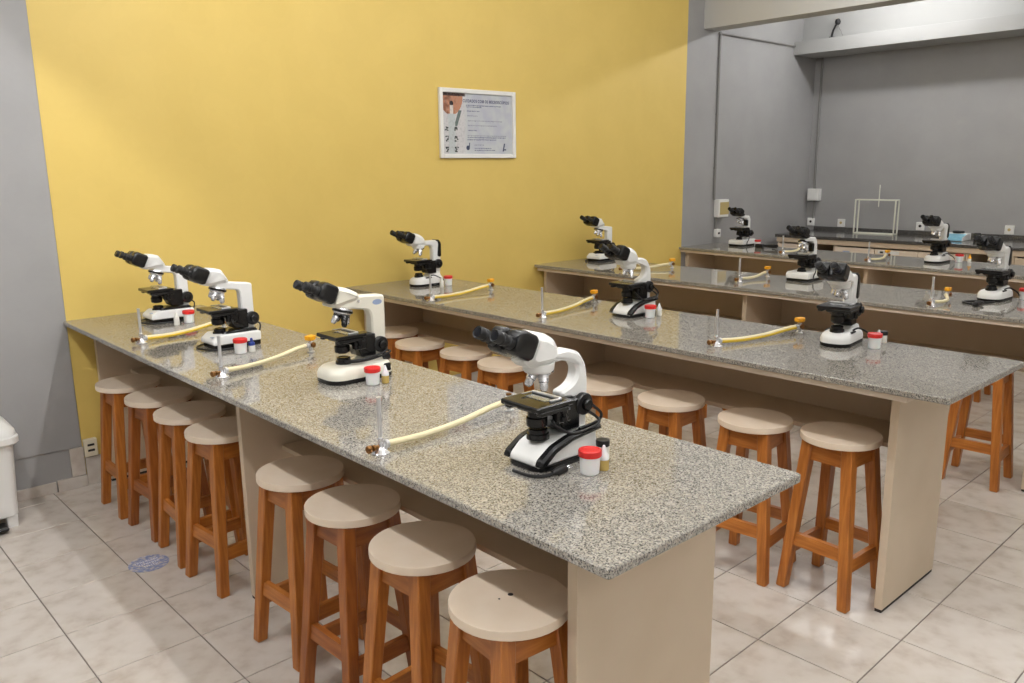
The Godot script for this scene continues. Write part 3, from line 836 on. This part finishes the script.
# ------------------------------------------------------------------ gas burners, hoses and taps
func build_gas() -> void:
	# burner x z, tap x z, hose colour (0 cream, 1 with a yellow lower side), bench
	var list := [
		[1.382, 0.871, 1.80, 0.78, 1, "first burner from yellow wall, bench by the bin"],
		[1.38, 1.731, 1.829, 1.585, 0, "second burner from yellow wall, bench by the bin"],
		[1.338, 2.851, 1.85, 2.80, 0, "third burner from yellow wall, bench by the bin"],
		[3.00, 0.861, 3.521, 0.791, 1, "first burner from yellow wall, second bench"],
		[3.059, 1.718, 3.60, 1.583, 1, "second burner from yellow wall, second bench"],
		[3.107, 2.719, 3.60, 2.827, 1, "third burner from yellow wall, second bench"],
		[4.80, 0.80, 5.188, 0.934, 0, "first burner from yellow wall, third bench"],
		[4.866, 1.711, 5.22, 1.706, 0, "second burner from yellow wall, third bench"],
		[4.744, 2.959, 5.007, 2.943, 0, "third burner from yellow wall, third bench"],
		[6.60, 1.03, 6.95, 1.02, 0, "first burner from yellow wall, farthest bench"],
		[6.498, 1.815, 6.80, 1.83, 0, "second burner from yellow wall, farthest bench"],
	]
	var b0: Node3D
	var t0: Node3D
	for g in list:
		var B := Vector3(g[0], 0.9, g[1])
		var T := Vector3(g[2], 0.9, g[3])
		var d := (T - B).normalized()
		var turn := atan2(-d.z, d.x)
		var lab: String = "chrome bunsen burner with brass valve, " + g[5]
		if b0 == null:
			b0 = thing("bunsen_burner", lab, "burner", B, turn, "bunsen burners on the benches")
			part("base", mb().lathe([Vector2(0.026, 0.0), Vector2(0.026, 0.003), Vector2(0.022, 0.007), Vector2(0.013, 0.014), Vector2(0.009, 0.022), Vector2(0.009, 0.030)], 24), M.chrome, b0)
			part("tube", mb().lathe([Vector2(0.006, 0.028), Vector2(0.006, 0.150), Vector2(0.0066, 0.151), Vector2(0.0066, 0.156), Vector2(0.004, 0.156)], 16), M.steel, b0)
			part("collar", mb().lathe([Vector2(0.0075, 0.030), Vector2(0.009, 0.032), Vector2(0.009, 0.042), Vector2(0.0075, 0.044)], 16), M.chrome, b0)
			var va := part("valve", mb().lathe([Vector2(0.0055, 0.005), Vector2(0.0055, 0.018), Vector2(0.009, 0.02), Vector2(0.009, 0.027), Vector2(0.005, 0.029)], 14, axis_xf(Vector3(0, 0.020, 0), Vector3.LEFT)), M.brass, b0)
			part("valve_knob", mb().lathe([Vector2(0.004, 0.027), Vector2(0.004, 0.034), Vector2(0.011, 0.035), Vector2(0.011, 0.043), Vector2(0.009, 0.045)], 14, axis_xf(Vector3(0, 0.020, 0), Vector3.LEFT)), M.brass, va)
			part("hose_barb", mb().lathe([Vector2(0.006, 0.004), Vector2(0.006, 0.012), Vector2(0.0125, 0.014), Vector2(0.0125, 0.024), Vector2(0.011, 0.025)], 14, axis_xf(Vector3(0, 0.021, 0), Vector3.RIGHT)), M.steel, b0)
		else:
			dup(b0, lab, B, turn)
		lab = "yellow-knobbed gas tap of " + g[5]
		if t0 == null:
			t0 = thing("gas_tap", lab, "tap", T, turn, "gas taps on the benches")
			part("body", mb().lathe([Vector2(0.016, 0.0), Vector2(0.016, 0.004), Vector2(0.009, 0.007), Vector2(0.009, 0.020), Vector2(0.012, 0.022), Vector2(0.012, 0.042), Vector2(0.008, 0.045), Vector2(0.006, 0.052)], 16), M.steel, t0)
			part("outlet", mb().lathe([Vector2(0.008, 0.008), Vector2(0.008, 0.018), Vector2(0.0115, 0.019), Vector2(0.0115, 0.028), Vector2(0.010, 0.029)], 14, axis_xf(Vector3(0, 0.032, 0), Vector3.LEFT)), M.steel, t0)
			part("nut", mb().lathe([Vector2(0.011, 0.010), Vector2(0.012, 0.012), Vector2(0.012, 0.020), Vector2(0.010, 0.021)], 6, axis_xf(Vector3(0, 0.032, 0), Vector3.BACK)), M.brass, t0)
			part("knob", mb().extrude(smooth_poly([[-0.021, 0.053], [-0.010, 0.050], [0.010, 0.050], [0.021, 0.053], [0.021, 0.071], [-0.021, 0.071]], 0.004), -0.014, 0.014, 0.003), M.knob_yellow, t0)
		else:
			var tp := dup(t0, lab, T, turn)
			if g[0] == 1.338:
				tp.set_meta("label", "metal gas tap without knob under the curved-arm microscope's stage")
				var kb := tp.get_node("knob"); tp.remove_child(kb); kb.free()
				part("stem", mb().lathe([Vector2(0.005, 0.044), Vector2(0.005, 0.050), Vector2(0.009, 0.051), Vector2(0.009, 0.056)], 12), M.brass, tp)
		# the hose: cream tubing, some with a yellow lower side, sagging a little
		var A := B + Vector3(0, 0.021, 0) + d * 0.024
		var E := T + Vector3(0, 0.032, 0) - d * 0.028
		var L := A.distance_to(E)
		var side := Vector3(-d.z, 0, d.x)
		var bend: float = 0.012 if L > 0.3 else 0.03
		var pts := [A, A.lerp(E, 0.25) + Vector3(0, -0.006, 0) + side * bend, A.lerp(E, 0.55) + Vector3(0, -0.006, 0) + side * bend * 1.2, A.lerp(E, 0.85) + Vector3(0, 0.0, 0) + side * bend * 0.4, E]
		var hz := thing("gas_hose", ("yellow striped gas hose to " if g[4] else "cream gas hose to ") + g[5], "hose", A * Vector3(1, 0, 1) + Vector3(0, 0.9, 0), 0, "gas hoses on the benches")
		var o: Vector3 = hz.position
		var lp := []
		for p in pts: lp.append(p - o)
		part("tubing", mb().tube(lp, 0.0090, 12, 8), M.hose, hz)
		if g[4]:
			var sp2 := []
			for p in lp: sp2.append(p + Vector3(0, -0.0034, 0) + side * 0.0026)
			part("stripe", mb().tube(sp2, 0.0081, 12, 8), M.hose_yellow, hz)

# ------------------------------------------------------------------ cups, bottles, bin, things on the counter
func build_small() -> void:
	var cups := [
		[1.733, 0.52, "at yellow wall beside the angular microscope"], [1.61, 1.39, "beside the blue capped bottle"], [1.724, 2.218, "by the cream badge microscope"], [1.631, 3.342, "by the plug of the curved-arm microscope"],
		[3.47, 0.425, "at yellow wall on the second bench"], [3.447, 2.10, "by the curved-arm microscope, second bench"], [3.526, 3.202, "at the second bench's open end"],
		[7.05, 0.52, "by the black-headed microscope, farthest bench"], [6.93, 2.32, "by the round-based microscope, farthest bench"], [5.37, 3.235, "at the third bench's open end"]]
	var c0: Node3D
	for c in cups:
		var lab: String = "white specimen cup with red lid " + c[2]
		var p := Vector3(minf(c[0], 5.31) if c[0] < 6 and c[0] > 5 else c[0], 0.9, c[1])
		if c0 == null:
			c0 = thing("specimen_cup", lab, "cup", p, 0, "red lidded specimen cups")
			part("jar", mb().lathe([Vector2(0.021, 0.0), Vector2(0.0235, 0.002), Vector2(0.0265, 0.048)], 28), M.cup, c0)
			part("lid", mb().lathe([Vector2(0.0285, 0.046), Vector2(0.0295, 0.048), Vector2(0.0295, 0.060), Vector2(0.028, 0.062), Vector2(0.024, 0.0625), Vector2(0.023, 0.061)], 28), M.red, c0)
		else: dup(c0, lab, p)
	var bots := [
		[1.662, 0.544, "milky", "milky", "white dropper bottle at yellow wall by the angular microscope"],
		[1.655, 1.40, "blue", "milky", "small white bottle with blue cap"],
		[1.766, 2.235, "cup", "amber", "amber dropper bottle with white tip by the cream badge microscope"],
		[1.674, 3.35, "cup", "amber", "amber dropper bottle with white tip by the curved-arm microscope"],
		[3.39, 0.46, "milky", "milky", "clear dropper bottle at yellow wall, second bench"],
		[3.52, 2.10, "cup", "milky", "white dropper bottle by the curved-arm microscope, second bench"],
		[3.60, 3.185, "cup", "milky", "white dropper bottle at the second bench's open end"],
		[6.97, 2.38, "knob_yellow", "milky", "small bottle with orange cap on the farthest bench"]]
	for b in bots:
		var t := thing("dropper_bottle", b[4], "bottle", Vector3(b[0], 0.9, b[1]), 0, "small bottles by the microscopes")
		part("flask", mb().lathe([Vector2(0.012, 0.0), Vector2(0.0135, 0.002), Vector2(0.0135, 0.026), Vector2(0.0125, 0.029)], 20), M[b[3]], t)
		if b[2] == "blue" or b[2] == "knob_yellow":
			part("cap", mb().lathe([Vector2(0.0132, 0.028), Vector2(0.0132, 0.040), Vector2(0.007, 0.044), Vector2(0.005, 0.058), Vector2(0.002, 0.060)], 18), M[b[2]], t)
		else:
			part("shoulder", mb().lathe([Vector2(0.0133, 0.028), Vector2(0.0133, 0.038), Vector2(0.009, 0.045), Vector2(0.008, 0.049), Vector2(0.0045, 0.060), Vector2(0.003, 0.064), Vector2(0.001, 0.065)], 18), M[b[2]], t)
	for q in [[1.738, 3.290, "black screw cap jar behind the red lidded cup, bin-side bench"], [3.655, 3.18, "black screw cap jar behind red lidded cup, second bench"]]:
		var t := thing("black_capped_jar", q[2], "jar", Vector3(q[0], 0.9, q[1]), 0, "black capped jars")
		part("glass_jar", mb().lathe([Vector2(0.016, 0.0), Vector2(0.0175, 0.002), Vector2(0.0175, 0.03), Vector2(0.015, 0.034)], 20), M.milky, t)
		part("cap", mb().lathe([Vector2(0.018, 0.034), Vector2(0.0185, 0.036), Vector2(0.0185, 0.048), Vector2(0.017, 0.050)], 20), M.rubber, t)
	# pedal bin
	var bin := thing("pedal_bin", "white plastic pedal bin standing against the grey wall", "bin", Vector3(0.70, 0, 0.20))
	var rr := func(hx: float, hz: float, y: float, r: float) -> Array: return rrect(-hx, hx, hz, r, r, y, 5)
	part("bucket", mb().loft([rr.call(0.205, 0.145, 0.055, 0.04), rr.call(0.212, 0.150, 0.06, 0.04), rr.call(0.228, 0.165, 0.40, 0.045), rr.call(0.230, 0.167, 0.405, 0.045)]), M.plastic, bin)
	part("rim", mb().loft([rr.call(0.236, 0.172, 0.405, 0.05), rr.call(0.252, 0.186, 0.418, 0.055), rr.call(0.252, 0.186, 0.445, 0.055), rr.call(0.244, 0.178, 0.452, 0.05)]), M.plastic, bin)
	part("lid", mb().loft([rr.call(0.246, 0.180, 0.452, 0.055), rr.call(0.242, 0.176, 0.475, 0.055), rr.call(0.20, 0.15, 0.52, 0.06), rr.call(0.12, 0.10, 0.545, 0.06)]), M.plastic, bin)
	for s in [[-1, -1], [1, -1], [1, 1], [-1, 1]]:
		part("foot", mb().loft([rrect(s[0] * 0.180 - 0.022, s[0] * 0.180 + 0.022, 0.02, 0.008, 0.008, 0.0).map(func(p): return p + Vector3(0, 0, s[1] * 0.12)), rrect(s[0] * 0.180 - 0.025, s[0] * 0.180 + 0.025, 0.022, 0.008, 0.008, 0.058).map(func(p): return p + Vector3(0, 0, s[1] * 0.12))]), M.plastic, bin)
	part("pedal", mb().box(Vector3(0.0, 0.022, 0.17), Vector3(0.30, 0.018, 0.09), 0.005).box(Vector3(0, 0.035, 0.10), Vector3(0.26, 0.04, 0.02), 0.003), M.rubber, bin)
	# floor sticker
	var st := thing("floor_sticker", "round blue distance sticker worn on a floor tile", "sticker", Vector3(1.218, 0.0, 1.172), 0.0)
	var disc := MeshInstance3D.new()
	disc.name = "decal"; st.add_child(disc)
	disc.mesh = printed_disc(0.082, 0.0012); disc.material_override = sticker_material()
	# things on the far counter
	var fr := thing("bar_frame", "pale thin-barred open box frame with a rod, on the far counter", "frame", Vector3(8.66, 0.935, 0.89))
	var fw := 0.205
	var fd := 0.04
	var fh := 0.345
	for x in [-fd, fd]:
		for z in [-fw, fw]:
			part("upright", mb().bar(Vector3(x, 0, z), Vector3(x, fh, z), 0.012, 0.012), M.frame_bar, fr)
		for y in [0.006, fh]:
			part("rail", mb().bar(Vector3(x, y, -fw - 0.006), Vector3(x, y, fw + 0.006), 0.012, 0.012), M.frame_bar, fr)
	for z in [-fw, fw]:
		for y in [0.006, fh]:
			part("cross_rail", mb().bar(Vector3(-fd, y, z), Vector3(fd, y, z), 0.011, 0.011), M.frame_bar, fr)
	part("rod", mb().tube([Vector3(fd, fh - 0.07, 0.0), Vector3(fd, fh + 0.15, 0.0)], 0.005, 8, 1), M.frame_bar, fr)
	var dv := thing("stirrer", "low white and blue stirring device with black top, far counter", "device", Vector3(8.42, 0.935, 1.76))
	part("case", mb().extrude(smooth_poly([[-0.10, 0], [-0.09, 0.035], [0.02, 0.065], [0.11, 0.065], [0.11, 0]], 0.006), -0.09, 0.09, 0.004), M.plastic, dv)
	part("front_panel", mb().extrude(smooth_poly([[-0.106, 0.004], [-0.097, 0.038], [-0.01, 0.062], [-0.008, 0.055], [-0.088, 0.03], [-0.096, 0.004]], 0.003), -0.086, 0.086, 0.001), M.skyblue, dv)
	part("plate", mb().lathe([Vector2(0.045, 0.064), Vector2(0.05, 0.068), Vector2(0.05, 0.082), Vector2(0.045, 0.085)], 20, Transform3D(Basis.IDENTITY, Vector3(0.05, 0, 0))), M.rubber, dv)
	tag(part_top("black_pot", mb().lathe([Vector2(0.025, 0.0), Vector2(0.028, 0.003), Vector2(0.028, 0.07), Vector2(0.024, 0.075)], 18), M.rubber, Vector3(8.45, 0.935, 1.93)), "small black pot beside the blue stirring device", "pot")
	# thing left on the ledge above the far wall
	var lg := thing("bent_bracket", "black bent bracket with round head on the ledge under ceiling", "bracket", Vector3(8.515, 2.887, 0.37))
	part("foot", mb().box(Vector3(0, 0.008, -0.005), Vector3(0.05, 0.016, 0.05), 0.004), M.rubber, lg)
	part("stem", mb().tube([Vector3(0, 0.01, -0.01), Vector3(0, 0.07, 0.0), Vector3(0, 0.12, 0.025), Vector3(0, 0.15, 0.04)], 0.010, 10), M.rubber, lg)
	part("head", mb().lathe([Vector2(0.008, -0.03), Vector2(0.022, -0.022), Vector2(0.028, 0.0), Vector2(0.022, 0.022), Vector2(0.008, 0.03)], 18, Transform3D(Basis.IDENTITY, Vector3(0, 0.155, 0.045))), M.rubber, lg)
	part("wire", mb().tube([Vector3(0, 0.13, 0.04), Vector3(0.01, 0.07, 0.075), Vector3(0.01, 0.02, 0.10), Vector3(0.01, 0.005, 0.12)], 0.003), M.pipe, lg)
func part_top(called: String, b: MB, m: Material, at: Vector3) -> Node:
	return inst(called, b.mesh(), m, null, at)

func printed_disc(r: float, h: float) -> ArrayMesh:
	var P := PackedVector3Array(); var N := PackedVector3Array(); var U := PackedVector2Array()
	for k in 40:
		var a := TAU * k / 40
		var b := TAU * (k + 1) / 40
		var A := Vector3(cos(a), 0, sin(a)); var B := Vector3(cos(b), 0, sin(b))
		for q in [[Vector3.ZERO, 1.0], [A, 1.0], [B, 1.0]]:
			P.append(q[0] * r + Vector3(0, h, 0)); N.append(Vector3.UP); U.append(Vector2(0.5 + q[0].x * 0.5, 0.5 + q[0].z * 0.5))
		for q in [[A, h], [A, 0.0], [B, 0.0], [A, h], [B, 0.0], [B, h]]:
			P.append(q[0] * r + Vector3(0, q[1], 0)); N.append(q[0]); U.append(Vector2(0.5 + q[0].x * 0.49, 0.5 + q[0].z * 0.49))
	var arr := []; arr.resize(Mesh.ARRAY_MAX)
	arr[Mesh.ARRAY_VERTEX] = P; arr[Mesh.ARRAY_NORMAL] = N; arr[Mesh.ARRAY_TEX_UV] = U
	var m := ArrayMesh.new(); m.add_surface_from_arrays(Mesh.PRIMITIVE_TRIANGLES, arr)
	return m
func sticker_material() -> StandardMaterial3D:
	var im := Image.create(128, 128, false, Image.FORMAT_RGB8)
	var n := noise(40, 0.05, 4)
	for y in 128:
		for x in 128:
			var w := n.get_noise_2d(x, y)
			var c := C8(150, 158, 186)
			if w > 0.18: c = C8(196, 190, 186)           # worn through to the tile
			elif w < -0.2: c = C8(128, 140, 178)
			im.set_pixel(x, y, c)
	# worn white lettering, three short lines
	var wd := [[28, 40, 8], [44, 28, 7], [38, 44, 6]]
	var yy := 36
	var rg := RandomNumberGenerator.new(); rg.seed = 3
	for w in [[26, 100], [34, 94], [44, 84]]:
		var x: int = w[0]
		while x < w[1]:
			var l := rg.randi_range(4, 7)
			im.fill_rect(Rect2i(x, yy, 2, 13), C8(232, 232, 236))
			im.fill_rect(Rect2i(x, yy + (5 if l % 2 else 0), l, 3), C8(232, 232, 236))
			if l > 5: im.fill_rect(Rect2i(x + l - 2, yy, 2, 13), C8(226, 226, 232))
			x += l + 3
		yy += 20
	var m := mat(Color.WHITE, 0.4)
	m.albedo_texture = ImageTexture.create_from_image(im)
	return m

# ------------------------------------------------------------------ things on the walls
func build_wall_things() -> void:
	# framed notice
	var x0 := 3.753
	var x1 := 4.460
	var y0 := 1.717
	var y1 := 2.190
	var cx := (x0 + x1) / 2
	var cy := (y0 + y1) / 2
	var t := thing("framed_notice", "white framed microscope care notice hanging on the yellow wall", "poster", Vector3(cx, y0, 0.001))
	var hw := (x1 - x0) / 2
	var hh := (y1 - y0) / 2
	var fw := 0.030
	for s in [-1, 1]:
		part("frame_side", mb().box(Vector3(s * (hw - fw / 2), hh, 0.011), Vector3(fw, hh * 2, 0.022), 0.003), M.plastic, t)
		part("frame_rail", mb().box(Vector3(0, hh + s * (hh - fw / 2), 0.011), Vector3((hw - fw) * 2, fw, 0.022), 0.003), M.plastic, t)
	var pw := hw - fw
	var ph := hh - fw
	var q := QuadMesh.new(); q.size = Vector2(pw * 2, ph * 2)
	inst("print", q, notice_material(), t, Vector3(0, hh, 0.008))
	var tm := TextMesh.new()
	tm.text = "CUIDADOS COM OS MICROSCÓPIOS"
	var f := SystemFont.new(); f.font_names = PackedStringArray(["Droid Sans"]); f.font_weight = 700
	tm.font = f; tm.font_size = 32; tm.pixel_size = 0.0008; tm.depth = 0.0006
	tm.horizontal_alignment = HORIZONTAL_ALIGNMENT_CENTER
	var ti := inst("title", tm, mat(C8(62, 64, 96), 0.6), t, Vector3(0.078, hh + ph - 0.050, 0.0085))
	var wdt := tm.get_aabb().size.x
	if wdt > 0.01:
		ti.scale = Vector3(0.435 / wdt, 0.435 / wdt * 1.15, 1)
	# socket at the foot of the yellow wall
	var so := thing("wall_socket", "cream double socket low on the yellow wall above tiles", "socket", Vector3(1.334, 0.158, 0.0), 0)
	part("plate", mb().box(Vector3(0, 0.05, 0.014), Vector3(0.066, 0.096, 0.028), 0.004), M.ivory, so)
	for s in [0, 1]:
		part("outlet", mb().box(Vector3(0, 0.036 + s * 0.030, 0.0285), Vector3(0.034, 0.012, 0.003), 0.001), M.slot, so)
	# boxes and conduits in the alcove
	var bx := thing("fuse_box", "white box with tan front on grey wall beside the farthest bench", "box", Vector3(7.17, 1.15, 0.001))
	part("case", mb().box(Vector3(0, 0.085, 0.03), Vector3(0.17, 0.17, 0.06), 0.005), M.plastic, bx)
	part("front_panel", mb().box(Vector3(0.006, 0.085, 0.062), Vector3(0.145, 0.118, 0.006), 0.001), M.tan, bx)
	var s1 := thing("wall_socket", "small white socket on grey wall under the tan fronted box", "socket", Vector3(7.13, 0.955, 0.001))
	part("plate", mb().box(Vector3(0, 0.04, 0.02), Vector3(0.07, 0.08, 0.04), 0.004), M.plastic, s1)
	part("outlet", mb().box(Vector3(0, 0.04, 0.041), Vector3(0.03, 0.02, 0.003), 0.001), M.slot, s1)
	var c1 := thing("conduit", "thin grey conduit rising from the tan fronted box", "pipe", Vector3(7.07, 1.32, 0.012))
	part("pipe", mb().tube([Vector3(0, 0, 0), Vector3(0, 1.54, 0)], 0.012, 10, 1), M.pipe, c1)
	for y in [0.3, 0.8, 1.3]: part("clip", mb().box(Vector3(0, y, -0.002), Vector3(0.034, 0.012, 0.018), 0.002), M.pipe, c1)
	tag(part_top("conduit", mb().tube([Vector3(0, 0, 0), Vector3(0, 0.115, 0)], 0.011, 10, 1), M.pipe, Vector3(7.11, 1.036, 0.012)), "short grey conduit between tan fronted box and socket", "pipe")
	var c2 := thing("conduit", "grey conduit running along the grey wall below the ceiling", "pipe", Vector3(7.05, 2.845, 0.012))
	part("pipe", mb().tube([Vector3(0, 0.0, 0), Vector3(1.375, 0.0, 0)], 0.010, 10, 1), M.pipe, c2)
	var jb := thing("junction_box", "white junction box in the corner of the far grey wall", "box", Vector3(XR - 0.001, 1.25, 0.10))
	part("case", mb().box(Vector3(-0.035, 0.065, 0), Vector3(0.07, 0.13, 0.13), 0.004), M.plastic, jb)
	part("cover", mb().box(Vector3(-0.072, 0.065, 0), Vector3(0.006, 0.11, 0.11), 0.002), M.plastic, jb)
	var c3 := thing("conduit", "grey conduit rising in the corner above the junction box", "pipe", Vector3(XR - 0.014, 1.38, 0.085))
	part("pipe", mb().tube([Vector3(0, 0, 0), Vector3(0, 1.376, 0)], 0.012, 10, 1), M.pipe, c3)
	tag(part_top("conduit", mb().tube([Vector3(0, 0, 0), Vector3(0, 0.20, 0)], 0.011, 10, 1), M.pipe, Vector3(XR - 0.014, 1.05, 0.09)), "short grey conduit below the corner junction box", "pipe")
	var names := ["in the corner", "left of the bar frame", "between bar frame and stirring device", "beyond the stirring device"]
	var sz := [0.07, 0.42, 1.25, 2.06]
	for k in 4:
		var s := thing("wall_socket", "white wall socket above the far counter " + names[k], "socket", Vector3(XR - 0.001, 0.975, sz[k]), 0, "sockets above the far counter")
		part("plate", mb().box(Vector3(-0.012, 0.042, 0), Vector3(0.024, 0.084, 0.08), 0.004), M.plastic, s)
		part("outlet", mb().lathe([Vector2(0.014, 0.0), Vector2(0.014, 0.002)], 14, axis_xf(Vector3(-0.024, 0.045, 0), Vector3.LEFT)), M.tan if k % 2 else M.slot, s)

func notice_material() -> StandardMaterial3D:
	# flat print: a blurred photograph at the left, rows of small lettering, two little drawings
	var W := 512
	var H := 330
	var im := Image.create(W, H, false, Image.FORMAT_RGB8)
	var n := noise(50, 0.012, 3)
	for y in H:
		for x in W:
			var u := float(x) / W
			var w := float(y) / H
			var c := C8(196, 200, 200).lerp(C8(184, 186, 196), clampf(n.get_noise_2d(x, y) + 0.5, 0, 1))
			if u < 0.34:
				c = C8(206, 204, 204)
				var ex := (u - 0.12) / 0.16
				var ey := (w - 0.06) / 0.30
				if ex * ex + ey * ey < 1.0: c = C8(186, 132, 104).lerp(C8(128, 84, 64), clampf((0.16 - u) * 5.0 + n.get_noise_2d(x * 2, y * 2), 0, 1))
				if w < 0.05 and u < 0.32: c = C8(60, 44, 40)
				if Vector2(u - 0.125, (w - 0.17) * 0.65).length() < 0.026: c = C8(44, 38, 40)
				if absf(u - 0.125) < 0.022 and w > 0.20 and w < 0.40: c = C8(214, 206, 198)
				if absf(u - 0.20 + (w - 0.45) * 0.25) < 0.022 and w > 0.28 and w < 0.54: c = C8(104, 116, 112)
				if absf(u - 0.125) < 0.045 and w > 0.34: c = C8(192, 198, 198)
				var band := (w > 0.55 and w < 0.62) or (w > 0.70 and w < 0.80) or (w > 0.88 and w < 0.97)
				if band and absf(u - 0.118) > 0.04 and absf(u - 0.118) < 0.085 + 0.02 * n.get_noise_2d(x * 3, y * 3) and n.get_noise_2d(x * 5, y * 5) > -0.12: c = C8(70, 74, 72)
				c = c.lerp(C8(150, 150, 150), clampf(n.get_noise_2d(x * 4 + 300, y * 4) * 0.5, 0, 0.3))
				if u > 0.29: c = c.lerp(C8(196, 200, 200), (u - 0.29) / 0.05)
			im.set_pixel(x, y, c)
	var rg := RandomNumberGenerator.new(); rg.seed = 9
	# x, y, width, dark
	for l in [[0.33, 0.185, 0.50, 1], [0.33, 0.215, 0.22, 1], [0.34, 0.28, 0.18, 1], [0.34, 0.36, 0.15, 0], [0.35, 0.44, 0.50, 0], [0.35, 0.52, 0.42, 0], [0.35, 0.60, 0.12, 1], [0.34, 0.69, 0.56, 0], [0.34, 0.72, 0.56, 1], [0.34, 0.755, 0.42, 1], [0.44, 0.845, 0.14, 0], [0.44, 0.90, 0.24, 1], [0.44, 0.935, 0.30, 1]]:
		var x: float = l[0] * W
		var e: float = (l[0] + l[2]) * W
		while x < e:
			var wl := rg.randi_range(2, 5)
			im.fill_rect(Rect2i(int(x), int(l[1] * H), wl, rg.randi_range(4, 6)), C8(96, 98, 120) if l[3] else C8(140, 142, 154))
			x += wl + rg.randi_range(1, 3)
	for k in [[0.345, 0.88, 0], [0.87, 0.88, 1]]:
		for y in range(-22, 26):
			for x in range(-22, 24):
				var v := Vector2(x, y)
				var on := false
				if k[2] == 0: on = (v - Vector2(0, 6)).length() < 13 or absf(x - 10 + y * 0.1) < 3 and y < 8
				else: on = absf(x + y * 0.25 - 2) < 5 and y > -20 or y > 12 and y < 20 and x > -4 and x < 20
				if on: im.set_pixel(int(k[0] * W) + x, int(k[1] * H) + y, C8(70, 76, 98))
	var m := mat(Color.WHITE, 0.25)
	m.albedo_texture = ImageTexture.create_from_image(im)
	return m
